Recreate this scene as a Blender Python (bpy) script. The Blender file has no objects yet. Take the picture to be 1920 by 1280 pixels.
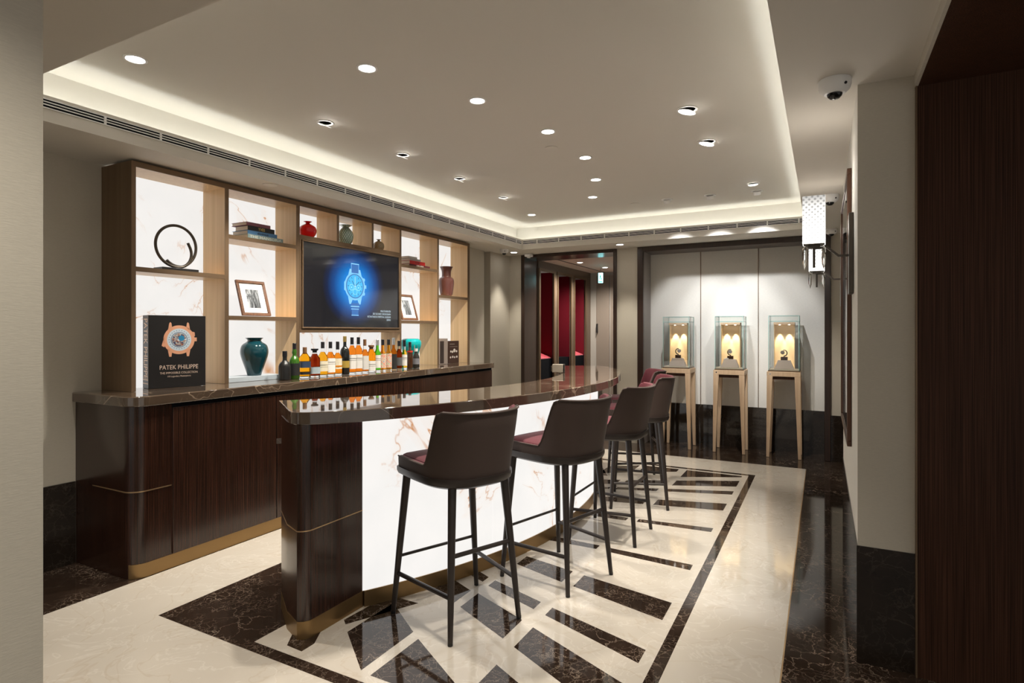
import bpy, math, random
from math import sin, cos, pi, radians, atan, hypot
from mathutils import Vector, Matrix
random.seed(7)
S = bpy.context.scene
COL = S.collection

# ------------------------------------------------------------------ materials
def nmat(name):
    m = bpy.data.materials.new(name); m.use_nodes = True
    nt = m.node_tree; b = nt.nodes['Principled BSDF']
    return m, nt, b
def N(nt, t, **k):
    n = nt.nodes.new(t)
    for a, v in k.items():
        if a in n.inputs: n.inputs[a].default_value = v
        else: setattr(n, a, v)
    return n
def pm(name, col, rough=.5, metal=0., coat=0., trans=0., ior=1.45, emit=None, es=0., sheen=0., alpha=1., spec=None):
    m, nt, b = nmat(name)
    b.inputs['Base Color'].default_value = (*col, 1); b.inputs['Roughness'].default_value = rough
    b.inputs['Metallic'].default_value = metal; b.inputs['Coat Weight'].default_value = coat
    b.inputs['Coat Roughness'].default_value = .03
    b.inputs['Transmission Weight'].default_value = trans; b.inputs['IOR'].default_value = ior
    b.inputs['Sheen Weight'].default_value = sheen
    if spec is not None: b.inputs['Specular IOR Level'].default_value = spec
    if emit: b.inputs['Emission Color'].default_value = (*emit, 1); b.inputs['Emission Strength'].default_value = es
    # slight procedural variation so that no surface is one flat value
    tc = N(nt, 'ShaderNodeTexCoord'); no = N(nt, 'ShaderNodeTexNoise', Scale=14., Detail=3.)
    nt.links.new(tc.outputs['Object'], no.inputs['Vector'])
    mr = N(nt, 'ShaderNodeMapRange'); mr.inputs['To Min'].default_value = max(0, rough-.04); mr.inputs['To Max'].default_value = min(1, rough+.04)
    nt.links.new(no.outputs['Fac'], mr.inputs['Value']); nt.links.new(mr.outputs['Result'], b.inputs['Roughness'])
    return m
def ramp(nt, stops):
    r = nt.nodes.new('ShaderNodeValToRGB'); e = r.color_ramp.elements
    while len(e) < len(stops): e.new(.5)
    for i, (p, c) in enumerate(stops):
        e[i].position = p; e[i].color = (*c, 1) if len(c) == 3 else c
    return r
def mixc(nt, fac, a, b):
    m = nt.nodes.new('ShaderNodeMix'); m.data_type = 'RGBA'
    for sock, v in ((m.inputs[0], fac), (m.inputs[6], a), (m.inputs[7], b)):
        if hasattr(v, 'node'): nt.links.new(v, sock)
        else: sock.default_value = v if isinstance(v, float) else (*v, 1)
    return m.outputs[2]
def math_(nt, op, a, b=None, clamp=False):
    m = nt.nodes.new('ShaderNodeMath'); m.operation = op; m.use_clamp = clamp
    for i, v in enumerate((a, b)):
        if v is None: continue
        if hasattr(v, 'node'): nt.links.new(v, m.inputs[i])
        else: m.inputs[i].default_value = v
    return m.outputs[0]
def coords(nt, scale=(1, 1, 1)):
    tc = N(nt, 'ShaderNodeTexCoord'); mp = N(nt, 'ShaderNodeMapping'); mp.inputs['Scale'].default_value = scale
    nt.links.new(tc.outputs['Object'], mp.inputs['Vector']); return mp.outputs['Vector']
def noise(nt, vec, scale, detail=4, rough=.5, dist=0.):
    n = N(nt, 'ShaderNodeTexNoise', Scale=scale, Detail=detail, Roughness=rough, Distortion=dist)
    nt.links.new(vec, n.inputs['Vector']); return n.outputs['Fac']
def veinmask(nt, vec, scale, width, dist=.8, detail=4):
    f = noise(nt, vec, scale, detail, .55, dist)
    d = math_(nt, 'ABSOLUTE', math_(nt, 'SUBTRACT', f, .5))
    return math_(nt, 'SUBTRACT', 1., math_(nt, 'DIVIDE', d, width), True)

def dark_marble(name='dark_emperador_marble', base=(.017, .011, .008), vein=(.40, .31, .24), k=1.):
    m, nt, b = nmat(name); v = coords(nt)
    wn = N(nt, 'ShaderNodeTexNoise', Scale=4.5, Detail=6., Roughness=.6); nt.links.new(v, wn.inputs['Vector'])
    add = N(nt, 'ShaderNodeVectorMath', operation='MULTIPLY_ADD'); nt.links.new(wn.outputs['Color'], add.inputs[0]); add.inputs[1].default_value = (.26, .26, .26); nt.links.new(v, add.inputs[2])
    vo = N(nt, 'ShaderNodeTexVoronoi', feature='DISTANCE_TO_EDGE', Scale=9.*k); nt.links.new(add.outputs[0], vo.inputs['Vector'])
    vo2 = N(nt, 'ShaderNodeTexVoronoi', feature='DISTANCE_TO_EDGE', Scale=26.*k); nt.links.new(add.outputs[0], vo2.inputs['Vector'])
    e1 = math_(nt, 'SUBTRACT', 1., math_(nt, 'DIVIDE', vo.outputs['Distance'], .022), True)
    e2 = math_(nt, 'SUBTRACT', 1., math_(nt, 'DIVIDE', vo2.outputs['Distance'], .05), True)
    m1 = N(nt, 'ShaderNodeMapRange'); m1.inputs['From Min'].default_value = .42; m1.inputs['From Max'].default_value = .68; nt.links.new(noise(nt, v, 2.6*k, 4), m1.inputs['Value'])
    m2 = N(nt, 'ShaderNodeMapRange'); m2.inputs['From Min'].default_value = .42; m2.inputs['From Max'].default_value = .75; nt.links.new(noise(nt, v, 5.*k, 4), m2.inputs['Value'])
    f = math_(nt, 'MAXIMUM', math_(nt, 'MULTIPLY', e1, m1.outputs[0]), math_(nt, 'MULTIPLY', e2, math_(nt, 'MULTIPLY', m2.outputs[0], .8)))
    c0 = mixc(nt, noise(nt, v, 6., 6), base, (base[0]*2.6, base[1]*2.4, base[2]*2.2))
    nt.links.new(mixc(nt, f, c0, vein), b.inputs['Base Color'])
    b.inputs['Roughness'].default_value = .055; b.inputs['IOR'].default_value = 1.5
    return m
def cream_marble():
    m, nt, b = nmat('cream_marble'); v = coords(nt)
    c = mixc(nt, noise(nt, v, 1.6, 6, .6, 1.2), (.57, .505, .43), (.67, .615, .535))
    v1 = math_(nt, 'MULTIPLY', veinmask(nt, v, 1.7, .012, 1.5), .35)
    c = mixc(nt, v1, c, (.50, .40, .29))
    v2 = math_(nt, 'MULTIPLY', veinmask(nt, v, 3.1, .02, 2.), .25)
    c = mixc(nt, v2, c, (.88, .84, .77))
    nt.links.new(c, b.inputs['Base Color']); b.inputs['Roughness'].default_value = .07; b.inputs['IOR'].default_value = 1.5
    return m
def counter_marble():
    m, nt, b = nmat('polished_brown_marble'); v = coords(nt)
    c = mixc(nt, noise(nt, v, 5., 6), (.070, .046, .031), (.135, .095, .066))
    f = math_(nt, 'MULTIPLY', veinmask(nt, v, 1.0, .0035, .7), .6)
    c = mixc(nt, f, c, (.55, .42, .31))
    f2 = math_(nt, 'MULTIPLY', veinmask(nt, v, 2.2, .004, 1.), .22)
    c = mixc(nt, f2, c, (.5, .38, .28))
    nt.links.new(c, b.inputs['Base Color']); b.inputs['Roughness'].default_value = .03; b.inputs['IOR'].default_value = 1.75
    b.inputs['Coat Weight'].default_value = .5; b.inputs['Coat Roughness'].default_value = .02
    return m
def wood(name, dark, light, sc=(70, 70, 1.2), rough=.28, coat=.25):
    m, nt, b = nmat(name); v = coords(nt, sc)
    f = noise(nt, v, 1., 3, .6)
    r = ramp(nt, [(.32, dark), (.5, tuple((a+c)/2 for a, c in zip(dark, light))), (.66, light)])
    nt.links.new(f, r.inputs['Fac'])
    v2 = coords(nt, (sc[0]*.12, sc[1]*.12, sc[2]*.3))
    c = mixc(nt, math_(nt, 'MULTIPLY', noise(nt, v2, 1., 3), .6), r.outputs['Color'], dark)
    nt.links.new(c, b.inputs['Base Color']); b.inputs['Roughness'].default_value = rough
    b.inputs['Coat Weight'].default_value = coat; b.inputs['Coat Roughness'].default_value = .15
    if not coat: b.inputs['Specular IOR Level'].default_value = .15
    return m
def onyx(name, strength=1.0, seed=0., col=(1., .965, .93)):
    m, nt, b = nmat(name); tc = N(nt, 'ShaderNodeTexCoord'); mp = N(nt, 'ShaderNodeMapping')
    mp.inputs['Location'].default_value = (seed, seed*1.7, seed*.6)
    nt.links.new(tc.outputs['Object'], mp.inputs['Vector']); v = mp.outputs['Vector']
    vm = veinmask(nt, v, 1.5, .010, 1.0, 5)
    mk = N(nt, 'ShaderNodeMapRange'); mk.inputs['From Min'].default_value = .47; mk.inputs['From Max'].default_value = .62
    nt.links.new(noise(nt, v, 2.3, 3), mk.inputs['Value'])
    f = math_(nt, 'MULTIPLY', vm, mk.outputs[0])
    hal = math_(nt, 'MULTIPLY', veinmask(nt, v, 1.5, .05, 1.0, 5), math_(nt, 'MULTIPLY', mk.outputs[0], .16))
    c = mixc(nt, noise(nt, v, 4., 5, .6), col, (col[0]*.87, col[1]*.89, col[2]*.90))
    c = mixc(nt, hal, c, (.9, .55, .3)); c = mixc(nt, f, c, (.62, .27, .09))
    nt.links.new(c, b.inputs['Emission Color']); b.inputs['Emission Strength'].default_value = strength
    b.inputs['Base Color'].default_value = (.06, .055, .05, 1); b.inputs['Roughness'].default_value = .25
    return m
def fabric(name, col, sc=(60, 60, 500), bump=.15, rough=.85, sheen=0.):
    m, nt, b = nmat(name); v = coords(nt, sc); f = noise(nt, v, 1., 2)
    c = mixc(nt, f, tuple(x*.9 for x in col), tuple(min(1, x*1.08) for x in col))
    nt.links.new(c, b.inputs['Base Color']); b.inputs['Roughness'].default_value = rough; b.inputs['Sheen Weight'].default_value = sheen
    bp = N(nt, 'ShaderNodeBump', Strength=bump, Distance=.002); nt.links.new(f, bp.inputs['Height']); nt.links.new(bp.outputs[0], b.inputs['Normal'])
    return m
def glassmat(name, tint=(.985, .995, .99), refl=.03):
    m = bpy.data.materials.new(name); m.use_nodes = True; nt = m.node_tree; nt.nodes.clear()
    o = N(nt, 'ShaderNodeOutputMaterial'); t = N(nt, 'ShaderNodeBsdfTransparent'); g = N(nt, 'ShaderNodeBsdfGlossy')
    t.inputs['Color'].default_value = (*tint, 1); g.inputs['Roughness'].default_value = .01
    lw = N(nt, 'ShaderNodeLayerWeight', Blend=.25); mx = N(nt, 'ShaderNodeMixShader')
    f = math_(nt, 'ADD', math_(nt, 'MULTIPLY', lw.outputs['Fresnel'], .6), refl, True)
    nt.links.new(f, mx.inputs[0]); nt.links.new(t.outputs[0], mx.inputs[1]); nt.links.new(g.outputs[0], mx.inputs[2]); nt.links.new(mx.outputs[0], o.inputs[0])
    return m
def emis(name, col, s): return pm(name, (.02, .02, .02), .4, emit=col, es=s)

EMP = dark_marble(); DADO = dark_marble('dark_dado_marble', (.012, .009, .007), (.085, .07, .055), .7)
CREAM = cream_marble(); CTR = counter_marble()
EBONY = wood('ebony_veneer', (.007, .003, .002), (.085, .033, .019), (260, 260, 1.6), rough=.25, coat=.35)
EBONY2 = wood('walnut_veneer', (.020, .008, .004), (.115, .050, .028), (260, 260, 1.6), rough=.5, coat=0.)
FRAMEW = wood('brown_frame_veneer', (.020, .009, .006), (.052, .024, .014), rough=.3)
OAK = wood('pale_oak', (.60, .42, .27), (.74, .56, .39), (40, 40, 1.5), .45, 0)
MAPLE = wood('champagne_panel', (.60, .40, .20), (.74, .52, .29), (30, 30, .6), .38, .1)
BRONZE = pm('bronze_edge', (.19, .125, .075), .38, .55)
BRONZE_SIDE = wood('bronze_side', (.16, .105, .06), (.20, .135, .08), (25, 25, .5), .45, 0)
GOLD = pm('brushed_gold', (.34, .22, .10), .36, .85)
BRASS = pm('brass_line', (.65, .45, .25), .3, .8)
ONYX = onyx('backlit_onyx', .68, 3.1); ONYX2 = onyx('backlit_bar_onyx', .72, 8.7)
PLASTER = pm('ceiling_plaster', (.74, .71, .65), .75)
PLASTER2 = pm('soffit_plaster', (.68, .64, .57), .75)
WALLF = fabric('wall_fabric', (.56, .515, .43)); WALLB = fabric('back_wall_panel', (.74, .71, .65), (40, 40, 200), .08)
WHITEW = pm('white_wall', (.78, .76, .70), .7)
WHITE = pm('white_plastic', (.85, .84, .82), .4); BLACK = pm('black_plastic', (.012, .012, .013), .3); DARKV = pm('dark_void', (.006, .007, .010), .8, spec=.1)
LAMP = emis('lamp_glow', (1., .97, .92), 14.); LED = emis('led_strip', (.97, 1., .97), 10.)
GLASS = glassmat('clear_glass'); GEDGE = pm('glass_edge', (.32, .50, .46), .15, spec=.6)
VELVET = fabric('brown_velvet', (.058, .036, .028), (300, 300, 300), .3, .75, .06); BURG = fabric('burgundy_velvet', (.11, .010, .02), (300, 300, 300), .3, .7, .08)
LEGM = pm('dark_stained_leg', (.030, .022, .019), .38, coat=.1); GUN = pm('gunmetal', (.10, .085, .07), .35, .7)
CREAMP = pm('paper', (.62, .57, .50), .8); SUEDE = pm('beige_suede', (.70, .56, .36), .8); TAUPE = pm('taupe_riser', (.60, .50, .43), .6)
SILVER = pm('silver', (.75, .75, .76), .2, 1.)

# ------------------------------------------------------------------ geometry collector
class G:
    def __init__(s): s.v = []; s.f = []; s.m = []
    def add(s, vs, fs, mi=0):
        o = len(s.v); s.v += [tuple(v) for v in vs]; s.f += [tuple(i+o for i in f) for f in fs]; s.m += [mi]*len(fs); return s
    def box(s, x0, x1, y0, y1, z0, z1, mi=0):
        return s.add([(x, y, z) for z in (z0, z1) for y in (y0, y1) for x in (x0, x1)],
                     [(0, 2, 3, 1), (4, 5, 7, 6), (0, 1, 5, 4), (2, 6, 7, 3), (0, 4, 6, 2), (1, 3, 7, 5)], mi)
    def prism(s, pts, z0, z1, mi=0):
        a = sum(pts[i][0]*pts[(i+1) % len(pts)][1]-pts[(i+1) % len(pts)][0]*pts[i][1] for i in range(len(pts)))
        if a < 0: pts = pts[::-1]
        n = len(pts)
        return s.add([(x, y, z0) for x, y in pts]+[(x, y, z1) for x, y in pts],
                     [tuple(range(n-1, -1, -1)), tuple(range(n, 2*n))]+[(i, (i+1) % n, n+(i+1) % n, n+i) for i in range(n)], mi)
    def flat(s, pts, mi=0): return s.add(pts, [tuple(range(len(pts)))], mi)
    def lathe(s, prof, n=32, c=(0, 0), mi=0, rx=1., ry=1., sq=None):
        vs = []; fs = []
        for r, z in prof:
            for k in range(n):
                a = 2*pi*k/n; ca, sa = cos(a), sin(a)
                if sq: q = (abs(ca)**sq+abs(sa)**sq)**(-1/sq); ca *= q; sa *= q
                vs.append((c[0]+r*ca*rx, c[1]+r*sa*ry, z))
        for i in range(len(prof)-1):
            for k in range(n):
                a = i*n+k; b = i*n+(k+1) % n; fs.append((a, b, b+n, a+n))
        if prof[0][0] > 1e-5: fs.append(tuple(range(n-1, -1, -1)))
        if prof[-1][0] > 1e-5: fs.append(tuple(len(vs)-n+k for k in range(n)))
        return s.add(vs, fs, mi)
    def tube(s, pts, r, n=12, mi=0, closed=False, square=False):
        P = [Vector(p) for p in pts]; R = r if isinstance(r, (list, tuple)) else [r]*len(P); vs = []; fs = []
        if square: n = 4
        up0 = None
        for i, p in enumerate(P):
            if closed: t = P[(i+1) % len(P)]-P[i-1]
            else: t = P[min(i+1, len(P)-1)]-P[max(i-1, 0)]
            t.normalize()
            if up0 is None:
                up0 = Vector((0, 0, 1)) if abs(t.z) < .9 else Vector((1, 0, 0))
            u = (up0-t*up0.dot(t)).normalized(); w = t.cross(u); up0 = u
            for k in range(n):
                a = 2*pi*k/n+(pi/4 if square else 0); vs.append(p+(u*cos(a)+w*sin(a))*R[i])
        m = len(P)
        for i in range(m if closed else m-1):
            for k in range(n):
                a = i*n+k; b = i*n+(k+1) % n; c = ((i+1) % m)*n; fs.append((a, b, c+(k+1) % n, c+k))
        if not closed: fs.append(tuple(range(n-1, -1, -1))); fs.append(tuple((m-1)*n+k for k in range(n)))
        return s.add(vs, fs, mi)
    def xf(s, M, start=0):
        s.v = s.v[:start]+[tuple(M @ Vector(v)) for v in s.v[start:]]; return s
    def shift(s, d): return s.xf(Matrix.Translation(d))
def build(name, g, mats, parent=None, bevel=0., smooth=True, label=None, seg=2):
    me = bpy.data.meshes.new(name); me.from_pydata(g.v, [], g.f)
    if not isinstance(mats, (list, tuple)): mats = [mats]
    for m in mats: me.materials.append(m)
    for p, mi in zip(me.polygons, g.m): p.material_index = mi; p.use_smooth = smooth
    me.update()
    if smooth: me.set_sharp_from_angle(angle=radians(35))
    o = bpy.data.objects.new(name, me); COL.objects.link(o)
    if parent: o.parent = parent
    if bevel:
        b = o.modifiers.new('bevel', 'BEVEL'); b.width = bevel; b.segments = seg; b.limit_method = 'ANGLE'; b.angle_limit = radians(40)
    if label: o['label'] = label
    return o
def thing(name, label, cat, loc=(0, 0, 0), rz=0., group=None):
    o = bpy.data.objects.new(name, None); o.empty_display_size = .05; COL.objects.link(o); o.location = loc; o.rotation_euler = (0, 0, rz)
    o['label'] = label; o['category'] = cat
    if group: o['group'] = group
    return o
def tag(o, label, cat, group=None, loc=None):
    o['label'] = label; o['category'] = cat
    if group: o['group'] = group
    return o
def struct(name, g, mats, label=None, bevel=0.):
    o = build(name, g, mats, None, bevel); o['kind'] = 'structure'
    if label: o['label'] = label
    return o
def B(x0, x1, y0, y1, z0, z1): return G().box(x0, x1, y0, y1, z0, z1)
def dup(o, parent=None):
    c = o.copy(); COL.objects.link(c)
    if parent: c.parent = parent
    for ch in list(o.children): dup(ch, c)
    return c
def textgeo(s, size, width=None, bold=0.):
    cu = bpy.data.curves.new('t', 'FONT'); cu.body = s; cu.size = size; cu.align_x = 'CENTER'; cu.align_y = 'CENTER'; cu.offset = bold; cu.resolution_u = 2
    o = bpy.data.objects.new('t', cu); COL.objects.link(o); dg = bpy.context.evaluated_depsgraph_get(); dg.update()
    me = bpy.data.meshes.new_from_object(o.evaluated_get(dg)); g = G().add([v.co[:] for v in me.vertices], [tuple(p.vertices) for p in me.polygons])
    bpy.data.objects.remove(o); bpy.data.meshes.remove(me)
    if width and g.v:
        xs = [v[0] for v in g.v]; k = width/(max(xs)-min(xs)); g.v = [(v[0]*k, v[1], v[2]) for v in g.v]
    return g
def merge(*gs):
    r = G()
    for g in gs:
        o = len(r.v); r.v += g.v; r.f += [tuple(i+o for i in f) for f in g.f]; r.m += g.m
    return r
# frame that maps a flat drawing (x right, y up, z out) on a plane facing +X: x -> +Y, y -> +Z, z -> +X
YZ = Matrix(((0, 0, 1, 0), (1, 0, 0, 0), (0, 1, 0, 0), (0, 0, 0, 1)))
def disc(cx, cy, rx, ry=None, z=0, n=40, mi=0):
    ry = ry or rx
    return G().flat([(cx+rx*cos(2*pi*k/n), cy+ry*sin(2*pi*k/n), z) for k in range(n)], mi)
def ringf(cx, cy, r0, r1, z=0, n=40, k=1.):
    g = G(); vs = [(cx+r*cos(2*pi*i/n), cy+r*k*sin(2*pi*i/n), z) for r in (r0, r1) for i in range(n)]
    return g.add(vs, [(i, (i+1) % n, n+(i+1) % n, n+i)[::-1] for i in range(n)])
def rect(x0, y0, x1, y1, z=0): return G().flat([(x0, y0, z), (x1, y0, z), (x1, y1, z), (x0, y1, z)])
def poly(pts, z=0): return G().flat([(x, y, z) for x, y in pts])

# ------------------------------------------------------------------ camera
H = 1.45; F = 1091.8; YAW = atan((1542.8-960)/F)
cam = bpy.data.cameras.new('camera'); co = bpy.data.objects.new('camera', cam); COL.objects.link(co)
co.location = (0, 0, H); co.rotation_euler = (pi/2, 0, YAW); cam.sensor_width = 36; cam.lens = F/1920*36; cam.shift_y = -19.6/1920
cam.clip_start = .02
S.camera = co

# ------------------------------------------------------------------ floor
SO = 2.53; HC = 2.85; CY = 4.045
CX0, CX1, CY0, CY1 = -3.53, -.16, 1.23, 6.89
g = G().box(-6, 3.2, -2.5, 12.2, -.1, 0, 0)
def fl(pts, z, mi):
    a = sum(pts[i][0]*pts[(i+1) % len(pts)][1]-pts[(i+1) % len(pts)][0]*pts[i][1] for i in range(len(pts)))
    if a < 0: pts = pts[::-1]
    g.flat([(x, y, z) for x, y in pts], mi)
def fr(x0, x1, y0, y1, z, mi): fl([(x0, y0), (x1, y0), (x1, y1), (x0, y1)], z, mi)
fr(-3.51, -.158, 1.1, 6.85, .0006, 1); fr(-.158, -.152, 1.1, 6.85, .0008, 2)
fr(-3.7, -1.6, 7.8, 10., .0006, 1); fr(-2.99, -.598, 1.77, 6.32, .001, 0)  # cream corridor floor comes first, added to bounce light onto the corridor ceiling
fr(-2.34, -.655, 1.83, 6.26, .0014, 1)
near = [[(-2.02, 2.10), (-2.02, 2.44), (-1.74, 2.25), (-1.74, 1.89)], [(-1.68, 2.21), (-1.33, 2.00), (-1.33, 1.88), (-1.68, 1.88)],
        [(-2.12, 2.18), (-2.08, 2.15), (-1.9, 2.5), (-2.1, 2.5)], [(-1.95, 2.86), (-1.735, 2.76), (-1.735, 2.59), (-1.95, 2.68)],
        [(-1.68, 2.75), (-1.33, 2.60), (-1.33, 2.40), (-1.68, 2.57)], [(-1.68, 2.94), (-1.33, 2.82), (-1.33, 2.73), (-1.68, 2.86)],
        [(-1.86, 3.02), (-1.735, 2.96), (-1.735, 2.89), (-1.86, 2.94)], [(-1.68, 3.35), (-1.33, 3.27), (-1.33, 3.10), (-1.68, 3.21)],
        [(-1.25, 2.56), (-.71, 2.32), (-.71, 2.09), (-1.25, 2.36)], [(-1.25, 2.79), (-.71, 2.62), (-.71, 2.50), (-1.25, 2.70)],
        [(-1.25, 3.25), (-.71, 3.14), (-.71, 2.93), (-1.25, 3.08)], [(-1.70, 3.77), (-1.33, 3.75), (-1.33, 3.68), (-1.70, 3.68)],
        [(-1.25, 3.74), (-.71, 3.71), (-.71, 3.62), (-1.25, 3.67)], [(-1.25, 2.2), (-.71, 1.93), (-.71, 1.88), (-1.25, 1.88)]]
for p in near:
    fl(p, .0018, 0); fl([(x, 2*CY-y) for x, y in p], .0018, 0)
fl([(-2.30, 2.05), (-2.18, 1.88), (-2.08, 1.875), (-2.08, 1.95), (-2.14, 2.05)], .0018, 0)
floor = struct('floor', g, [EMP, CREAM, BRASS])

# ------------------------------------------------------------------ ceiling: soffit slab with coffer, trough on four sides
g = G()
def hole_slab(z0, z1, X0, X1, Y0, Y1, hx0, hx1, hy0, hy1, mi):
    g.box(X0, hx0, Y0, Y1, z0, z1, mi); g.box(hx1, X1, Y0, Y1, z0, z1, mi)
    g.box(hx0, hx1, Y0, hy0, z0, z1, mi); g.box(hx0, hx1, hy1, Y1, z0, z1, mi)
LIP = 2.665; TR = .17
# soffit underside
hole_slab(SO, SO+.03, -4.6, .349, -2.5, 7.45, CX0-.02, CX1+.02, CY0-.02, CY1+.02, 1)
g.box(.349, 2.2, 2.96, 7.45, SO, SO+.03, 1)
# fascia lips
for a in ((CX0-.02, CX0, CY0-.02, CY1+.02), (CX1, CX1+.02, CY0-.02, CY1+.02), (CX0, CX1, CY0-.02, CY0), (CX0, CX1, CY1, CY1+.02)): g.box(*a, SO, LIP, 1)
# trough back walls and upper ceiling
X0, X1, Y0, Y1 = CX0-TR, CX1+TR, CY0-TR, CY1+TR
for a in ((X0-.03, X0, Y0-.03, Y1+.03), (X1, X1+.03, Y0-.03, Y1+.03), (X0, X1, Y0-.03, Y0), (X0, X1, Y1, Y1+.03)): g.box(*a, SO+.03, HC, 0)
g.box(X0-.03, X1+.03, Y0-.03, Y1+.03, HC, HC+.03, 0)
ceil = struct('ceiling', g, [PLASTER, PLASTER2])
# LED strips in the trough
led = thing('cove_light', 'hidden light strip glowing in the trough around the raised ceiling', 'light')
for k, a in enumerate(((CX0-.10, CX0-.085, CY0, CY1), (CX1+.085, CX1+.10, CY0, CY1), (CX0, CX1, CY0-.10, CY0-.085), (CX0, CX1, CY1+.085, CY1+.10))):
    build('light_strip', B(*a, SO+.031, SO+.05), LED, led)
# access hatch line on the ceiling
g = G().box(-2.93, -2.925, 2.1, 2.65, HC-.002, HC+.001)
# linear grilles on the fascia
def vent(label, along_y, a0, a1):
    t = thing('air_vent', label, 'vent', (CX0+.001, 0, 0) if along_y else (0, CY1-.001, 0), 0, 'linear air vents on the ceiling fascia')
    s = 1 if along_y else -1
    def bx(u0, u1, d0, d1, z0, z1, gg):
        if along_y: gg.box(min(d0, d1), max(d0, d1), u0, u1, z0, z1)
        else: gg.box(u0, u1, min(-d0, -d1), max(-d0, -d1), z0, z1)
    g1 = G(); bx(a0, a1, 0, .001, 2.600, 2.644, g1); build('slot_backing', g1, DARKV, t)  # black sheet on the fascia stands in for the dark of open slots
    g2 = G()
    for z in (2.596, 2.6125, 2.627, 2.642): bx(a0, a1, .001, .006, z, z+.0055, g2)
    u = a0+.2
    while u < a1: bx(u, u+.012, .0005, .0065, 2.597, 2.6475, g2); u += .308
    build('grille', g2, WHITE, t)
vent('long slotted white air vent above the back bar shelves', True, CY0+.05, CY1-.02)
vent('slotted white air vent on the fascia above the far wall', False, CX0+.02, CX1-.02)

# ------------------------------------------------------------------ walls
DZ = .51
WX = -4.14
struct('wall_left', G().box(WX-.15, WX, -2.5, 7.46, 0, SO), WALLF)
struct('wall_left.001', G().box(WX, -4.03, 6.06, 6.75, 0, SO).box(WX, -3.99, 6.85, 7.46, 0, SO), WALLF, 'stepped wall section past the shelving')
struct('baseboard_left', G().box(WX, WX+.012, -2.5, 1.93, 0, DZ), DADO)
# far wall pieces at Y 7.40
FY = 7.40
g = G().box(-3.99, -3.79, FY, FY+.5, 0, SO).box(-2.39, -2.107, FY, FY+.42, 0, SO).box(.075, 1.6, FY, FY+.42, 0, SO)
struct('wall_back', g, WALLF)
struct('wall_back.001', G().box(-2.107, .075, 7.75, 7.85, 0, SO), WALLB, 'pale panelled wall at the back of the alcove')
g = G()
for px in (-1.385, -.70): g.box(px-.004, px+.004, 7.742, 7.75, DZ, 2.5)
struct('trim_1', g, BRONZE, 'thin bronze joints between the pale alcove panels')
struct('baseboard_back', G().box(-2.03, .017, 7.735, 7.75, 0, DZ).box(.077, 1.6, FY-.012, FY, 0, DZ), DADO)
# alcove frame
g = G().box(-2.107, -2.03, FY-.03, FY+.02, 0, SO-.002).box(.017, .077, FY-.03, FY+.35, 0, SO-.002).box(-2.03, .017, FY-.03, FY+.02, 2.465, SO-.002).box(-2.03, .017, FY+.02, 7.74, 2.465, SO-.002)
struct('trim_2', g, FRAMEW, 'dark wood frame around the display alcove', .004)
struct('trim_3', G().box(-2.06, -2.03, FY+.02, 7.74, 0, 2.465), pm('grey_reveal', (.30, .27, .25), .6), 'grey side reveal of the alcove')
# doorway frame
g = G().box(-3.79, -3.735, FY-.03, FY+.40, 0, SO-.002).box(-2.43, -2.385, FY-.03, FY+.4, 0, SO-.002).box(-3.735, -2.43, FY-.03, FY+.4, 2.485, SO-.002)
struct('door_1', g, FRAMEW, 'dark wood frame of the open doorway', .004)
# right wall
struct('wall_right', G().box(.135, .55, 2.985, 5.0, DZ, SO), WHITEW)
struct('wall_front', G().box(.1349, .349, 2.97, 2.985, DZ, SO), WALLF, 'beige pier beside the dark wood opening')
struct('baseboard_right', G().box(.131, .55, 2.966, 5.0, 0, DZ), DADO)
struct('wall_right.001', G().box(1.5, 1.6, 5.0, FY, 0, SO), WHITEW)
struct('wall_right.002', G().box(.349, 3.0, 2.95, 3.1, 0, 2.475), EBONY2, 'dark wood panelled wall at the right')
struct('ceiling.001', G().box(.352, 3.0, -2.5, 3.1, 2.475, 2.60), EBONY2, 'dark wood soffit over the right opening')
struct('trim_4', G().box(.340, .352, -2.5, 2.985, 2.475, SO), WALLF)
struct('trim_5', G().box(.343, .349, 2.945, 2.985, 0, 2.475), BRONZE)
# near left column
struct('wall_front.001', G().box(-2.6, -1.409, .1, .60, 0, SO), WALLF, 'pale fabric covered column at the left edge')

# ------------------------------------------------------------------ corridor behind the doorway
g = G().box(-4.5, -3.735, 7.81, 7.83, 0, 2.5).box(-3.76, -3.72, 7.8, 10.1, 2.37, 2.5).box(-3.76, -3.72, 7.8, 10.1, 0, .42)
for a, b in ((7.80, 7.83), (8.40, 8.50), (9.10, 9.20), (9.78, 10.1)): g.box(-3.76, -3.72, a, b, .42, 2.37)
GREYP = pm('grey_brown_panel', (.22, .18, .15), .5)
struct('wall_left.002', g, pm('corridor_brown', (.15, .11, .08), .5), 'corridor wall with tall lined niches')
struct('wall_back.002', G().box(-4.5, -1.4, 10.0, 10.1, 0, 2.5), pm('corridor_grey', (.38, .35, .32), .6), 'grey end wall of the corridor')
struct('wall_right.003', G().box(-1.6, -1.5, 7.8, 10.1, 0, 2.5), GREYP)
struct('ceiling.002', G().box(-4.5, -1.5, 7.8, 10.1, 2.5, 2.55), pm('corridor_ceiling', (.52, .43, .37), .7), 'corridor ceiling')
struct('trim_6', G().box(-3.45, -3.435, 7.8, 9.99, 2.494, 2.5), BLACK, 'black slot in the corridor ceiling')
dr = struct('door_2', G().box(-3.60, -3.36, 9.975, 9.998, 0, 2.44).box(-3.34, -3.1, 9.975, 9.998, 0, 2.44), GREYP, 'grey brown door at the corridor end')
build('door_handle', B(-3.59, -3.57, 9.93, 9.975, 1.42, 1.58), BLACK, dr)
REDV = pm('red_lining', (.13, .008, .016), .9, spec=.1); PINK = pm('red_cushion', (.75, .05, .10), .7, sheen=.5)
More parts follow.
